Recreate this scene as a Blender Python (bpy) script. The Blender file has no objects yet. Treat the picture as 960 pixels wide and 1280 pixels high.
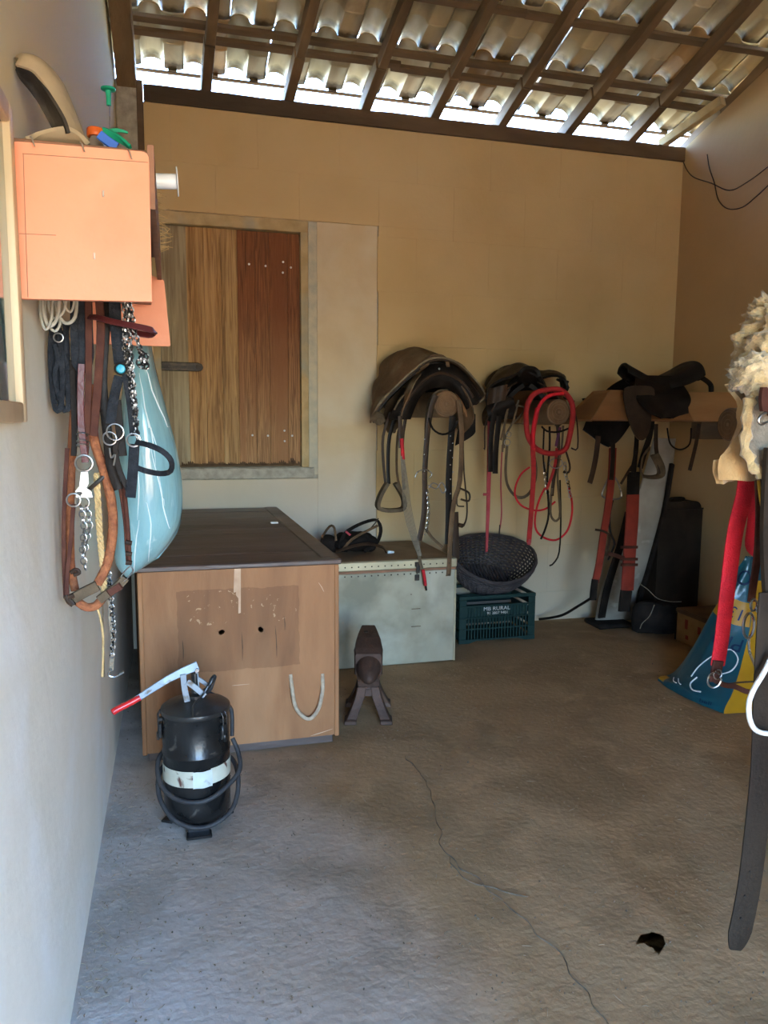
import bpy, bmesh, math, random
from mathutils import Vector, Matrix, noise
random.seed(7)
S = bpy.context.scene
COL = S.collection
V = Vector

# ------------------------------------------------------------------ camera
YAW, PITCH, ROLL, FPX = math.radians(15.47), math.radians(6.85), math.radians(.41), 951.4
CAM = V((0, 0, 1.4))
_f = V((math.sin(YAW)*math.cos(PITCH), math.cos(YAW)*math.cos(PITCH), -math.sin(PITCH)))
_r = V((math.cos(YAW), -math.sin(YAW), 0)); _u = _r.cross(_f)
_r, _u = _r*math.cos(ROLL)+_u*math.sin(ROLL), _u*math.cos(ROLL)-_r*math.sin(ROLL)
cd = bpy.data.cameras.new('camera'); cam = bpy.data.objects.new('camera', cd); COL.objects.link(cam)
cd.sensor_fit = 'VERTICAL'; cd.sensor_height = 36.0; cd.lens = 36.0*FPX/1280; cd.clip_start = .02; cd.clip_end = 300
cam.matrix_world = Matrix(((_r.x, _u.x, -_f.x, CAM.x), (_r.y, _u.y, -_f.y, CAM.y), (_r.z, _u.z, -_f.z, CAM.z), (0, 0, 0, 1)))
S.camera = cam

# ------------------------------------------------------------------ sky, sun, exposure
S.view_settings.view_transform = 'Standard'; S.view_settings.look = 'None'
S.view_settings.gamma = 1.0; S.view_settings.use_curve_mapping = False
S.view_settings.exposure = 3.6
S.cycles.use_denoising = True
S.cycles.max_bounces = 10; S.cycles.diffuse_bounces = 7; S.cycles.glossy_bounces = 4; S.cycles.transparent_max_bounces = 8
S.cycles.sample_clamp_indirect = 8.0
wd = bpy.data.worlds.new('world'); S.world = wd; wd.use_nodes = True
wn = wd.node_tree; bg = wn.nodes['Background']
sky = wn.nodes.new('ShaderNodeTexSky'); sky.sky_type = 'NISHITA'; sky.sun_disc = False
sky.sun_elevation = math.radians(56); sky.sun_rotation = math.radians(100); sky.air_density = 1.3; sky.dust_density = .6; sky.ozone_density = 2.0
tint = wn.nodes.new('ShaderNodeMix'); tint.data_type = 'RGBA'; tint.blend_type = 'MULTIPLY'; tint.inputs[0].default_value = 1; tint.inputs[7].default_value = (.77, .92, 1.17, 1)
wn.links.new(sky.outputs[0], tint.inputs[6]); wn.links.new(tint.outputs[2], bg.inputs[0]); bg.inputs[1].default_value = .50
sd = bpy.data.lights.new('sun', 'SUN'); sd.energy = 5.6; sd.color = (1, .86, .64); sd.angle = math.radians(.6)
sun = bpy.data.objects.new('sun', sd); COL.objects.link(sun)
sun.rotation_euler = V((-.62, -.10, -1.0)).to_track_quat('-Z', 'Y').to_euler(); sun.location = (6, 1, 9)
# light portal in the doorway behind the camera (guides sampling of the sky only)
pd = bpy.data.lights.new('door_portal', 'AREA'); pd.shape = 'RECTANGLE'; pd.size = 1.6; pd.size_y = 2.2
pd.cycles.is_portal = True
po = bpy.data.objects.new('door_portal', pd); COL.objects.link(po); po.location = (.52, -1.47, 1.05); po.rotation_euler = (math.radians(90), 0, 0)

# ------------------------------------------------------------------ helpers
def at(x, y, ax, v):
    """point where the sight line of photo pixel (x, y) meets the plane <ax> = v"""
    d = _f+_r*((x-480)/FPX)-_u*((y-640)/FPX); i = 'xyz'.index(ax)
    return CAM+d*((v-CAM[i])/d[i])
def P(pts, Y):
    if not isinstance(Y, (list, tuple)): Y = [Y]*len(pts)
    if len(Y) == 2 and len(pts) > 2: Y = [Y[0]+(Y[1]-Y[0])*i/(len(pts)-1) for i in range(len(pts))]
    return [at(p[0], p[1], 'y', y) for p, y in zip(pts, Y)]
def smooth_pts(pts, n=4, closed=False):
    pts = [V(p) for p in pts]; out = []; N = len(pts)
    rng = range(N if closed else N-1)
    g = (lambda i: pts[i % N]) if closed else (lambda i: pts[max(0, min(N-1, i))])
    for i in rng:
        a, b, c, d = g(i-1), g(i), g(i+1), g(i+2)
        for k in range(n):
            t = k/n
            out.append(.5*((2*b)+(c-a)*t+(2*a-5*b+4*c-d)*t*t+(3*b-a-3*c+d)*t**3))
    if not closed: out.append(pts[-1])
    return out
def BM(): return bmesh.new()
def box(bm, lo, hi, bev=0, M=None, seg=1):
    r = bmesh.ops.create_cube(bm, size=1); vs = r['verts']
    c = [(a+b)/2 for a, b in zip(lo, hi)]; s = [abs(b-a) for a, b in zip(lo, hi)]
    for v in vs: v.co = V((v.co.x*s[0]+c[0], v.co.y*s[1]+c[1], v.co.z*s[2]+c[2]))
    if bev:
        es = list({e for v in vs for e in v.link_edges})
        rr = bmesh.ops.bevel(bm, geom=es, offset=bev, segments=seg, affect='EDGES', profile=.5)
        vs = list({v for f in rr['faces'] for v in f.verts} | {v for v in vs if v.is_valid})
    if M:
        for v in vs: v.co = M @ v.co
    return vs
def beam(bm, a, b, w, h, up=(0, 0, 1), bev=.002):
    """rectangular bar from a to b: w sideways, h along up"""
    a, b = V(a), V(b); t = (b-a).normalized(); s = t.cross(V(up)).normalized(); u = s.cross(t)
    L = (b-a).length; M = Matrix(((s.x, t.x, u.x, a.x), (s.y, t.y, u.y, a.y), (s.z, t.z, u.z, a.z), (0, 0, 0, 1)))
    return box(bm, (-w/2, 0, -h/2), (w/2, L, h/2), bev, M)
def tube(bm, pts, r, seg=8, closed=False, caps=True):
    pts = [V(p) for p in pts]; N = len(pts); rr = r if callable(r) else (lambda t: r)
    rings = []; prev = None
    for i, p in enumerate(pts):
        a = pts[(i-1) % N] if closed or i else p; b = pts[(i+1) % N] if closed or i < N-1 else p
        t = (b-a); t = t.normalized() if t.length > 1e-9 else V((0, 0, 1))
        n = prev if prev is not None else (V((0, 0, 1)) if abs(t.z) < .9 else V((1, 0, 0)))
        n = n-t*n.dot(t)
        if n.length < 1e-6: n = t.orthogonal()
        n.normalize(); prev = n; m = t.cross(n); R = rr(i/max(1, N-1))
        rings.append([bm.verts.new(p+n*(R*math.cos(k*2*math.pi/seg))+m*(R*math.sin(k*2*math.pi/seg))) for k in range(seg)])
    for i in range(N if closed else N-1):
        A, B = rings[i], rings[(i+1) % N]
        for k in range(seg): bm.faces.new((A[k], A[(k+1) % seg], B[(k+1) % seg], B[k]))
    if caps and not closed:
        bm.faces.new(rings[0][::-1]); bm.faces.new(rings[-1])
def strap(bm, pts, w, t=.004, face=(0, -1, 0), n=3, closed=False, smooth=True):
    """flat band through pts, its broad side turned to <face> (vector or function of 0..1)"""
    pts = smooth_pts(pts, n, closed) if smooth else [V(p) for p in pts]; N = len(pts)
    wf = w if callable(w) else (lambda s: w); ff = face if callable(face) else (lambda s: face); rings = []
    for i, p in enumerate(pts):
        a = pts[(i-1) % N] if closed or i else p; b = pts[(i+1) % N] if closed or i < N-1 else p
        tg = (b-a).normalized(); nn = V(ff(i/max(1, N-1))); nn = (nn-tg*nn.dot(tg))
        nn = nn.normalized() if nn.length > 1e-6 else tg.orthogonal().normalized()
        s = tg.cross(nn); W = wf(i/max(1, N-1))/2
        rings.append([bm.verts.new(p+s*(x*W)+nn*(y*t/2)) for x, y in ((-1, -.5), (-.85, -1), (.85, -1), (1, -.5), (1, .5), (.85, 1), (-.85, 1), (-1, .5))])
    for i in range(N if closed else N-1):
        A, B = rings[i], rings[(i+1) % N]
        for k in range(8): bm.faces.new((A[k], A[(k+1) % 8], B[(k+1) % 8], B[k]))
    if not closed: bm.faces.new(rings[0][::-1]); bm.faces.new(rings[-1])
def lathe(bm, prof, c=(0, 0, 0), axis=(0, 0, 1), seg=24, sx=1, sy=1):
    ax = V(axis).normalized(); q = V((0, 0, 1)).rotation_difference(ax); c = V(c); rings = []
    for r, z in prof:
        rings.append([bm.verts.new(c+q @ V((sx*max(r, 1e-5)*math.cos(k*2*math.pi/seg), sy*max(r, 1e-5)*math.sin(k*2*math.pi/seg), z))) for k in range(seg)])
    for A, B in zip(rings, rings[1:]):
        for k in range(seg): bm.faces.new((A[k], A[(k+1) % seg], B[(k+1) % seg], B[k]))
    bm.faces.new(rings[0][::-1]); bm.faces.new(rings[-1])
def ring(bm, c, R, r, n=(0, 1, 0), seg=20, sg=7, sx=1, sy=1):
    q = V((0, 0, 1)).rotation_difference(V(n).normalized()); c = V(c)
    tube(bm, [c+q @ V((R*sx*math.cos(a), R*sy*math.sin(a), 0)) for a in (k*2*math.pi/seg for k in range(seg))], r, sg, True)
def ball(bm, c, r, s=(1, 1, 1), sub=2):
    rr = bmesh.ops.create_icosphere(bm, subdivisions=sub, radius=1)
    for v in rr['verts']: v.co = V((v.co.x*r*s[0]+c[0], v.co.y*r*s[1]+c[1], v.co.z*r*s[2]+c[2]))
    return rr['verts']
def sheet(bm, fn, nu, nv, th=.006):
    """closed thick sheet over fn(u, v), thickness along its normals"""
    G = [[V(fn(i/nu, j/nv)) for j in range(nv+1)] for i in range(nu+1)]
    T, B = [], []
    for i in range(nu+1):
        a, b = [], []
        for j in range(nv+1):
            du = G[min(nu, i+1)][j]-G[max(0, i-1)][j]; dv = G[i][min(nv, j+1)]-G[i][max(0, j-1)]
            n = du.cross(dv); n = n.normalized() if n.length > 1e-10 else V((0, 0, 1))
            a.append(bm.verts.new(G[i][j]+n*th/2)); b.append(bm.verts.new(G[i][j]-n*th/2))
        T.append(a); B.append(b)
    for i in range(nu):
        for j in range(nv):
            bm.faces.new((T[i][j], T[i+1][j], T[i+1][j+1], T[i][j+1])); bm.faces.new((B[i][j], B[i][j+1], B[i+1][j+1], B[i+1][j]))
    for i in range(nu):
        bm.faces.new((T[i][0], B[i][0], B[i+1][0], T[i+1][0])); bm.faces.new((T[i][nv], T[i+1][nv], B[i+1][nv], B[i][nv]))
    for j in range(nv):
        bm.faces.new((T[0][j], T[0][j+1], B[0][j+1], B[0][j])); bm.faces.new((T[nu][j], B[nu][j], B[nu][j+1], T[nu][j+1]))
def prism(bm, pts, d):
    """solid from a closed planar outline pts pushed by vector d"""
    d = V(d); A = [bm.verts.new(V(p)) for p in pts]; B = [bm.verts.new(V(p)+d) for p in pts]; n = len(A)
    bm.faces.new(A); bm.faces.new(B[::-1])
    for i in range(n): bm.faces.new((A[i], B[i], B[(i+1) % n], A[(i+1) % n]))
def jitter(bm, a, sc=6.0, vs=None):
    for v in (vs or bm.verts): v.co += V(noise.noise_vector(v.co*sc))*a
BASE = {}
def thing(name, label, cat, base, group=None, kind=None):
    o = bpy.data.objects.new(name, None); COL.objects.link(o); o.location = base; BASE[o.name] = V(base); o.empty_display_size = .05
    if label: o['label'] = label
    if cat: o['category'] = cat
    if group: o['group'] = group
    if kind: o['kind'] = kind
    return o
def obj(name, bm, mat, parent=None, smooth=True, base=None, label=None, cat=None, group=None, kind=None, flip=True, sharp=38):
    b = BASE[parent.name] if parent else V(base or (0, 0, 0))
    if flip: bmesh.ops.recalc_face_normals(bm, faces=bm.faces)
    for v in bm.verts: v.co -= b
    me = bpy.data.meshes.new(name); bm.to_mesh(me); bm.free()
    if isinstance(mat, (list, tuple)):
        for m in mat: me.materials.append(m)
    else: me.materials.append(mat)
    if smooth:
        me.shade_smooth()
        if sharp: me.set_sharp_from_angle(angle=math.radians(sharp))
    o = bpy.data.objects.new(name, me); COL.objects.link(o); BASE[o.name] = b
    if parent: o.parent = parent
    else: o.location = b
    if label: o['label'] = label
    if cat: o['category'] = cat
    if group: o['group'] = group
    if kind: o['kind'] = kind
    return o
def inst(src, parent, loc, rot=None, scale=None):
    o = src.copy(); COL.objects.link(o); o.parent = parent; o.location = loc
    if rot: o.rotation_euler = rot
    if scale: o.scale = scale
    return o

# ------------------------------------------------------------------ materials
def mat(name, c1, c2=None, scale=6, detail=6, ramp=(.35, .65), rough=.65, rough2=None, metal=0, bump=.0, bscale=40, stretch=(1, 1, 1),
        c3=None, scale3=1.5, ramp3=(.5, .7), spec=.3, coat=0, rnd=None, trans=0, alpha=1, sheen=0, dist=.0, subs=0, emis=None, still=False):
    m = bpy.data.materials.new(name); m.use_nodes = True; nt = m.node_tree; N, L = nt.nodes, nt.links; b = N['Principled BSDF']
    tc = N.new('ShaderNodeTexCoord'); mp = N.new('ShaderNodeMapping'); mp.inputs['Scale'].default_value = stretch
    L.new(tc.outputs['Object'], mp.inputs[0])
    oi = N.new('ShaderNodeObjectInfo')
    cm = N.new('ShaderNodeCombineXYZ')
    for i in range(3):
        mu = N.new('ShaderNodeMath'); mu.operation = 'MULTIPLY'; mu.inputs[1].default_value = (13.1, 7.7, 21.3)[i]; L.new(oi.outputs['Random'], mu.inputs[0]); L.new(mu.outputs[0], cm.inputs[i])
    if not still: L.new(cm.outputs[0], mp.inputs['Location'])
    def nz(sc, dt, ds=0):
        n = N.new('ShaderNodeTexNoise'); n.inputs['Scale'].default_value = sc; n.inputs['Detail'].default_value = dt; n.inputs['Distortion'].default_value = ds
        L.new(mp.outputs[0], n.inputs['Vector']); return n
    def rp(src, a, b_, r):
        q = N.new('ShaderNodeMapRange'); q.inputs[1].default_value = r[0]; q.inputs[2].default_value = r[1]; q.inputs[3].default_value = a; q.inputs[4].default_value = b_; L.new(src, q.inputs[0]); return q.outputs[0]
    def mix(f, a, c):
        q = N.new('ShaderNodeMix'); q.data_type = 'RGBA'; L.new(f, q.inputs[0])
        for k, s in ((6, a), (7, c)):
            if isinstance(s, tuple): q.inputs[k].default_value = (*s, 1)
            else: L.new(s, q.inputs[k])
        return q.outputs[2]
    col = None
    if c2:
        n1 = nz(scale, detail, dist); col = mix(rp(n1.outputs[0], 0, 1, ramp), c1, c2)
        if rough2 is not None: L.new(rp(n1.outputs[0], rough, rough2, ramp), b.inputs['Roughness'])
    if c3:
        n3 = nz(scale3, 5, .4); col = mix(rp(n3.outputs[0], 0, 1, ramp3), col if col else c1, c3)
    if rnd:   # per-object tint from a list of (position, colour)
        cr = N.new('ShaderNodeValToRGB'); cr.color_ramp.interpolation = 'CONSTANT'
        while len(cr.color_ramp.elements) < len(rnd): cr.color_ramp.elements.new(.5)
        for e, (p, c) in zip(cr.color_ramp.elements, rnd): e.position = p; e.color = (*c, 1)
        L.new(oi.outputs['Random'], cr.inputs[0])
        q = N.new('ShaderNodeMix'); q.data_type = 'RGBA'; q.blend_type = 'MULTIPLY'; q.inputs[0].default_value = 1
        L.new(cr.outputs[0], q.inputs[7])
        if col: L.new(col, q.inputs[6])
        else: q.inputs[6].default_value = (*c1, 1)
        col = q.outputs[2]
    if col: L.new(col, b.inputs['Base Color'])
    else: b.inputs['Base Color'].default_value = (*c1, 1)
    if rough2 is None or not c2: b.inputs['Roughness'].default_value = rough
    b.inputs['Metallic'].default_value = metal; b.inputs['Specular IOR Level'].default_value = spec
    b.inputs['Coat Weight'].default_value = coat; b.inputs['Transmission Weight'].default_value = trans; b.inputs['Alpha'].default_value = alpha
    b.inputs['Sheen Weight'].default_value = sheen
    if subs: b.inputs['Subsurface Weight'].default_value = subs
    if emis: b.inputs['Emission Color'].default_value = (*emis, 1); b.inputs['Emission Strength'].default_value = 1
    if bump:
        nb = nz(bscale, 5); bp = N.new('ShaderNodeBump'); bp.inputs['Strength'].default_value = min(1, bump); bp.inputs['Distance'].default_value = .004*max(1, bump)
        L.new(nb.outputs[0], bp.inputs['Height']); L.new(bp.outputs[0], b.inputs['Normal'])
    return m
M = {}
M['plaster_back'] = mat('plaster_back', (.58, .425, .205), (.51, .365, .168), 2.2, 8, (.3, .75), .85, bump=.25, bscale=35, c3=(.60, .46, .25), scale3=.8, ramp3=(.45, .75), still=True)
M['plaster_patch'] = mat('plaster_patch', (.62, .50, .31), (.55, .43, .26), 5, 8, (.35, .7), .85, bump=.35, bscale=28, c3=(.66, .60, .46), scale3=1.6, ramp3=(.5, .72), still=True)
M['plaster_left'] = mat('plaster_left', (.80, .75, .64), (.72, .67, .55), 2.4, 8, (.35, .75), .85, bump=.55, bscale=22, c3=(.82, .80, .74), scale3=2.5, ramp3=(.45, .7), still=True)
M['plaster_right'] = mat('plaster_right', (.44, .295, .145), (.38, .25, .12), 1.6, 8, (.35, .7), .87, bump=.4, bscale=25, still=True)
M['cement'] = mat('cement', (.42, .41, .33), (.55, .50, .36), 14, 7, (.35, .65), .9, bump=.7, bscale=60)
M['cement_rough'] = mat('cement_rough', (.45, .42, .34), (.30, .28, .22), 25, 7, (.35, .7), .95, bump=1, bscale=90)
M['beam_wood'] = mat('beam_wood', (.10, .065, .038), (.17, .115, .065), 9, 7, (.35, .7), .75, bump=.6, bscale=60, stretch=(.25, 1, 1), c3=(.05, .035, .022), scale3=2)
M['rafter_wood'] = mat('rafter_wood', (.15, .10, .055), (.24, .16, .085), 10, 7, (.35, .7), .75, bump=.6, bscale=70, stretch=(1, .2, 1), c3=(.09, .06, .035), scale3=3)
M['batten_wood'] = mat('batten_wood', (.11, .075, .045), (.18, .125, .07), 10, 6, (.35, .7), .8, bump=.5, bscale=70, stretch=(.2, 1, 1))
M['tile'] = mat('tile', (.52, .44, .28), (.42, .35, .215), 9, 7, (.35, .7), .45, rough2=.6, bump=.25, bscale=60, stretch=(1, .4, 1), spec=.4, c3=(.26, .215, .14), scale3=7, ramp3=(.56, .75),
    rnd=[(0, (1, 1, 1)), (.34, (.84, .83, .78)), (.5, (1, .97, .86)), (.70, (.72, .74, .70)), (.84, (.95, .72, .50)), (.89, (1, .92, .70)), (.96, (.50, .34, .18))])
# darker lower end of every tile
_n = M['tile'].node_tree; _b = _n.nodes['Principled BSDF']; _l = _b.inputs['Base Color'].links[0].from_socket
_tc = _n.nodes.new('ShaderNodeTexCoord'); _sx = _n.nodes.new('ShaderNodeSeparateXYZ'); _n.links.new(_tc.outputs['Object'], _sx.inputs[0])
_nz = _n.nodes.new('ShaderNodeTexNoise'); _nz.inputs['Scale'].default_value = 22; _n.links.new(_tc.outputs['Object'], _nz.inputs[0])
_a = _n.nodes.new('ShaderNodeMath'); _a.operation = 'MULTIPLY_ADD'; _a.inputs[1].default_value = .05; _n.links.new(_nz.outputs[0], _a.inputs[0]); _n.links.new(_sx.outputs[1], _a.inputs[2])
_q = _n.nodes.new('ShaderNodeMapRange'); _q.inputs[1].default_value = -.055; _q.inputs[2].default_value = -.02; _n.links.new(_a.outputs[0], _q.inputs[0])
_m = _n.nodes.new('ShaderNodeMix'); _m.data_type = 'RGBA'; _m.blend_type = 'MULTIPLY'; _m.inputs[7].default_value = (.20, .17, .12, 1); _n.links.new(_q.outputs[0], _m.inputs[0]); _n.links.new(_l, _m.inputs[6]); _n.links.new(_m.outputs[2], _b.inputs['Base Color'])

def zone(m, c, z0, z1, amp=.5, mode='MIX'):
    """blend c into the base colour by height, none at z0 and full at z1, with a ragged edge"""
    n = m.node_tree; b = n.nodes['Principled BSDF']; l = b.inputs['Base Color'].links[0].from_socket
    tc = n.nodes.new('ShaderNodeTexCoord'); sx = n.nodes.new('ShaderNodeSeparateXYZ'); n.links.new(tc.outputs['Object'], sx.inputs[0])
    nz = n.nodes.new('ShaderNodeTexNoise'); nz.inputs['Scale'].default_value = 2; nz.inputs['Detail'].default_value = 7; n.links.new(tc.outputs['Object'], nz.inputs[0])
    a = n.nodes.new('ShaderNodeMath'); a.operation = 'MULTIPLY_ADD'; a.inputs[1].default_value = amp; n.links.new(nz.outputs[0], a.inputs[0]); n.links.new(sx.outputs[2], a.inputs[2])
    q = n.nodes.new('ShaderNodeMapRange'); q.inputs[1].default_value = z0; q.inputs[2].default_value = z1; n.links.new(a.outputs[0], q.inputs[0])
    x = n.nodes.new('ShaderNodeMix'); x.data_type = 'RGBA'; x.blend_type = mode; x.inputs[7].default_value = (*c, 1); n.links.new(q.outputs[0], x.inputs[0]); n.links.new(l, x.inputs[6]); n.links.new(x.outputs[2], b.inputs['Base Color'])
zone(M['plaster_left'], (.66, .55, .31), 1.55, 2.3)  # warm bounce light painted into the colour of the upper left wall
zone(M['plaster_back'], (.47, .41, .31), 1.15, .6); zone(M['plaster_patch'], (.54, .49, .40), 1.6, 1.0)  # cooler door light low on the back wall painted into its plaster
# ================================================================== SETTING
XL, XR, YB, YF = -.265, 3.47, 4.80, -1.30
K = math.tan(math.radians(16)); 
def roofz(y, off=0): return 3.29+off+(4.8-y)*K
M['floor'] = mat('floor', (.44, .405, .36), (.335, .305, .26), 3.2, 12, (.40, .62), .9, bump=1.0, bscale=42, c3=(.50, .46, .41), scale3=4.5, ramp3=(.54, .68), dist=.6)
M['soil'] = mat('soil', (.58, .37, .19), (.48, .29, .14), 1.2, 8, (.3, .7), .95, bump=.8, bscale=12)
M['dark'] = mat('dark', (.02, .017, .013), rough=.95)
M['crack'] = mat('crack', (.10, .075, .05), (.18, .14, .095), 30, rough=.98)

# floor: gridded concrete with shallow swells and a drain hole cut through it
HX, HY, HS = 1.226, 1.653, .055
def cuts(a, b, n, ins):
    c = [a+(b-a)*i/n for i in range(n+1)]
    c = [x for x in c if all(abs(x-k) > .025 for k in ins)]+list(ins)
    return sorted(c)
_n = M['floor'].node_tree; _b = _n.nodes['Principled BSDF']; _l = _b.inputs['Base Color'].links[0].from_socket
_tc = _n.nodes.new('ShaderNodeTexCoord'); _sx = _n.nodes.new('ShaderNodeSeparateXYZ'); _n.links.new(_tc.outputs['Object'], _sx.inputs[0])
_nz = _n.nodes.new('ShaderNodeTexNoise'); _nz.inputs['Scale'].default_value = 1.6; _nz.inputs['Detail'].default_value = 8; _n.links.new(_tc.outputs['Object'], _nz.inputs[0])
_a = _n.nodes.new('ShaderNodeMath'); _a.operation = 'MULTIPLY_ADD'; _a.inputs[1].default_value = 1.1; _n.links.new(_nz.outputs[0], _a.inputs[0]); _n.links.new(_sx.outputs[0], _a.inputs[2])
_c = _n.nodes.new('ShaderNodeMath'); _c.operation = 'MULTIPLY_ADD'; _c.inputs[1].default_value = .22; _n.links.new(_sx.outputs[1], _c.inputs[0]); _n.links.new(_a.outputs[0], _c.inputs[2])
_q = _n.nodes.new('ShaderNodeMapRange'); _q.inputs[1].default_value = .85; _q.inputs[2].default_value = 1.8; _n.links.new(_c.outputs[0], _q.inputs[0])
_m = _n.nodes.new('ShaderNodeMix'); _m.data_type = 'RGBA'; _m.blend_type = 'MULTIPLY'; _m.inputs[7].default_value = (.80, .57, .32, 1); _n.links.new(_q.outputs[0], _m.inputs[0]); _n.links.new(_l, _m.inputs[6]); _n.links.new(_m.outputs[2], _b.inputs['Base Color'])  # door light painted in: concrete grey near it, browned to the right and back
bm = BM(); xs = cuts(XL, XR+.1, 86, (HX-HS, HX+HS)); ys = cuts(YF-.25, YB+.05, 140, (HY-HS, HY+HS)); g = {}
def fz(x, y):
    z = noise.noise(V((x*.9, y*.9, 0)))*.006+noise.noise(V((x*5, y*5, 3)))*.0022+noise.noise(V((x*16, y*16, 9)))*.0012
    return (z-.004)*min(1, 6*max(0, max(abs(x-HX), abs(y-HY))-HS))
for i, x in enumerate(xs):
    for j, y in enumerate(ys): g[i, j] = bm.verts.new((x, y, fz(x, y)))
hi, hj = xs.index(HX-HS), ys.index(HY-HS)
for i in range(len(xs)-1):
    for j in range(len(ys)-1):
        if (i, j) != (hi, hj): bm.faces.new((g[i, j], g[i+1, j], g[i+1, j+1], g[i, j+1]))
sq = [g[hi, hj], g[hi+1, hj], g[hi+1, hj+1], g[hi, hj+1]]
n = 20; top = []; bot = []
for k in range(n):
    a = math.radians(225)+k*2*math.pi/n; r = .031*(1+.12*math.sin(3*a)+.08*math.sin(7*a))
    top.append(bm.verts.new((HX+r*1.15*math.cos(a), HY+r*math.sin(a), 0))); bot.append(bm.verts.new((HX+r*math.cos(a), HY+r*.9*math.sin(a), -.12)))
for k in range(n):
    bm.faces.new((top[k], top[(k+1) % n], bot[(k+1) % n], bot[k]))
for q in range(4):
    for k in range(q*5, q*5+5): bm.faces.new((sq[q], top[(k+1) % n], top[k]))
    bm.faces.new((sq[q], sq[(q+1) % 4], top[(q*5+5) % n]))
bm.faces.new(bot)
bmesh.ops.recalc_face_normals(bm, faces=bm.faces)
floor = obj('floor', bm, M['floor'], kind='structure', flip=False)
if floor.data.polygons[0].normal.z < 0: floor.data.flip_normals()
# crack: thin irregular groove line of dirt across the concrete
def crack(pts, w, seedv):
    bm = BM(); pts = smooth_pts([at(x, y, 'z', 0) for x, y in pts], 12); L = []
    for i, p in enumerate(pts):
        t = (pts[min(i+1, len(pts)-1)]-pts[max(i-1, 0)]).normalized(); s = V((-t.y, t.x, 0))
        p = p+s*noise.noise(p*14+V((seedv, 0, 0)))*.02; ww = w*(.35+.9*abs(noise.noise(p*30)))*min(1, 8*min(i, len(pts)-1-i)/len(pts)+.1)
        z = fz(p.x, p.y)
        L.append((V((p.x, p.y, z-.0035))+s*ww, V((p.x, p.y, z+.0038)), V((p.x, p.y, z-.0035))-s*ww))
    vv = [[bm.verts.new(q) for q in r] for r in L]
    for A, B in zip(vv, vv[1:]):
        for k in range(2): bm.faces.new((A[k], B[k], B[k+1], A[k+1]))
    return obj('crack', bm, M['crack'], floor)
crack([(508, 945), (535, 985), (548, 1030), (560, 1068), (600, 1100), (640, 1135), (668, 1160), (700, 1195), (730, 1235), (760, 1285)], .0036, 0)
crack([(560, 1068), (575, 1092), (620, 1110), (660, 1118)], .0022, 3)

# ground outside, front and back
bm = BM(); box(bm, (-30, -30, -.32), (30, 34, -.13)); obj('ground_outside', bm, M['soil'], kind='structure', smooth=False)
M['ground_dark'] = mat('ground_dark', (.10, .10, .045), (.15, .12, .06), 3, rough=.95)
bm = BM(); box(bm, (-30, 5.2, -.129), (30, 34, -.11)); obj('added_ground_behind', bm, M['ground_dark'], kind='structure', smooth=False)  # unseen dark ground added so less bounce light reaches the eave tiles
bm = BM(); box(bm, (XL-.35, YF-.3, -.125), (XR+.35, YB+.25, -.1215)); obj('foundation', bm, M['soil'], kind='structure', smooth=False)

# wall_left / wall_right follow the roof slope
def side_wall(name, x0, x1, m, cutoff=0):
    bm = BM(); ny = 40; nz_ = 30; inner = x0 if name == 'wall_right' else x1
    pts = [(YF-.3, -.1), (YB, -.1), (YB, roofz(YB, cutoff))]
    if name == 'wall_right': pts += [(3.6, roofz(3.6, cutoff)), (3.5, roofz(3.5, .09)), (YF-.3, roofz(YF-.3, .09))]
    else: pts.append((YF-.3, roofz(YF-.3, cutoff)))
    prism(bm, [V((x0, y, z)) for y, z in pts], (x1-x0, 0, 0))
    return obj(name, bm, m, kind='structure', smooth=False)
side_wall('wall_left', XL-.15, XL, M['plaster_left'], .095)
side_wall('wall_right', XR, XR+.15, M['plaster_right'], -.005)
# front wall beside and above the doorway (behind the camera)
bm = BM(); y0, y1 = YF-.18, YF
box(bm, (1.30, y0, -.1), (XR+.15, y1, roofz(YF))); box(bm, (XL-.15, y0, 2.15), (1.299, y1, roofz(YF)))
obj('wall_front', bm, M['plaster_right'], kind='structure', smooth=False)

# back wall: backing round the window hole, then the painted blocks and the plaster patch in front of it
WX0, WX1, WZ0, WZ1 = -.055, .802, 1.105, 2.548
PX0, PX1, PZ = -.265, 1.272, 2.612
bm = BM(); a, b = YB+.012, YB+.16
box(bm, (XL-.15, a, -.1), (WX0, b, 3.2)); box(bm, (WX1, a, -.1), (XR+.15, b, 3.2)); box(bm, (WX0, a, -.1), (WX1, b, WZ0)); box(bm, (WX0, a, WZ1), (WX1, b, 3.2))
box(bm, (XL, YB-.045, 2.66), (-.135, YB+.15, 3.30), .01)     # rough pilaster in the left corner
wb = obj('wall_back', bm, M['cement_rough'], kind='structure', smooth=False)
M['block_paint'] = M['plaster_back']
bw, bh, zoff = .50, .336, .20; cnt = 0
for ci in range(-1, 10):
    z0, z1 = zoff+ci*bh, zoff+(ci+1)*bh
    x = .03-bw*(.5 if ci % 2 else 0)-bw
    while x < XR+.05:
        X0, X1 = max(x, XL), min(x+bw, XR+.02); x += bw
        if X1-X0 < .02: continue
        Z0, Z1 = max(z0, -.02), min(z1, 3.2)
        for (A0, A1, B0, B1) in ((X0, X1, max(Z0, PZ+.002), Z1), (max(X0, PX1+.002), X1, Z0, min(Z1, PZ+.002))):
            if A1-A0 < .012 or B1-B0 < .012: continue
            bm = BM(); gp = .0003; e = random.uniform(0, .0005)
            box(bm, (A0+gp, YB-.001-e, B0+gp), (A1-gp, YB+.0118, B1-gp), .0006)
            obj('block', bm, M['block_paint'], wb, smooth=False)
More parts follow.
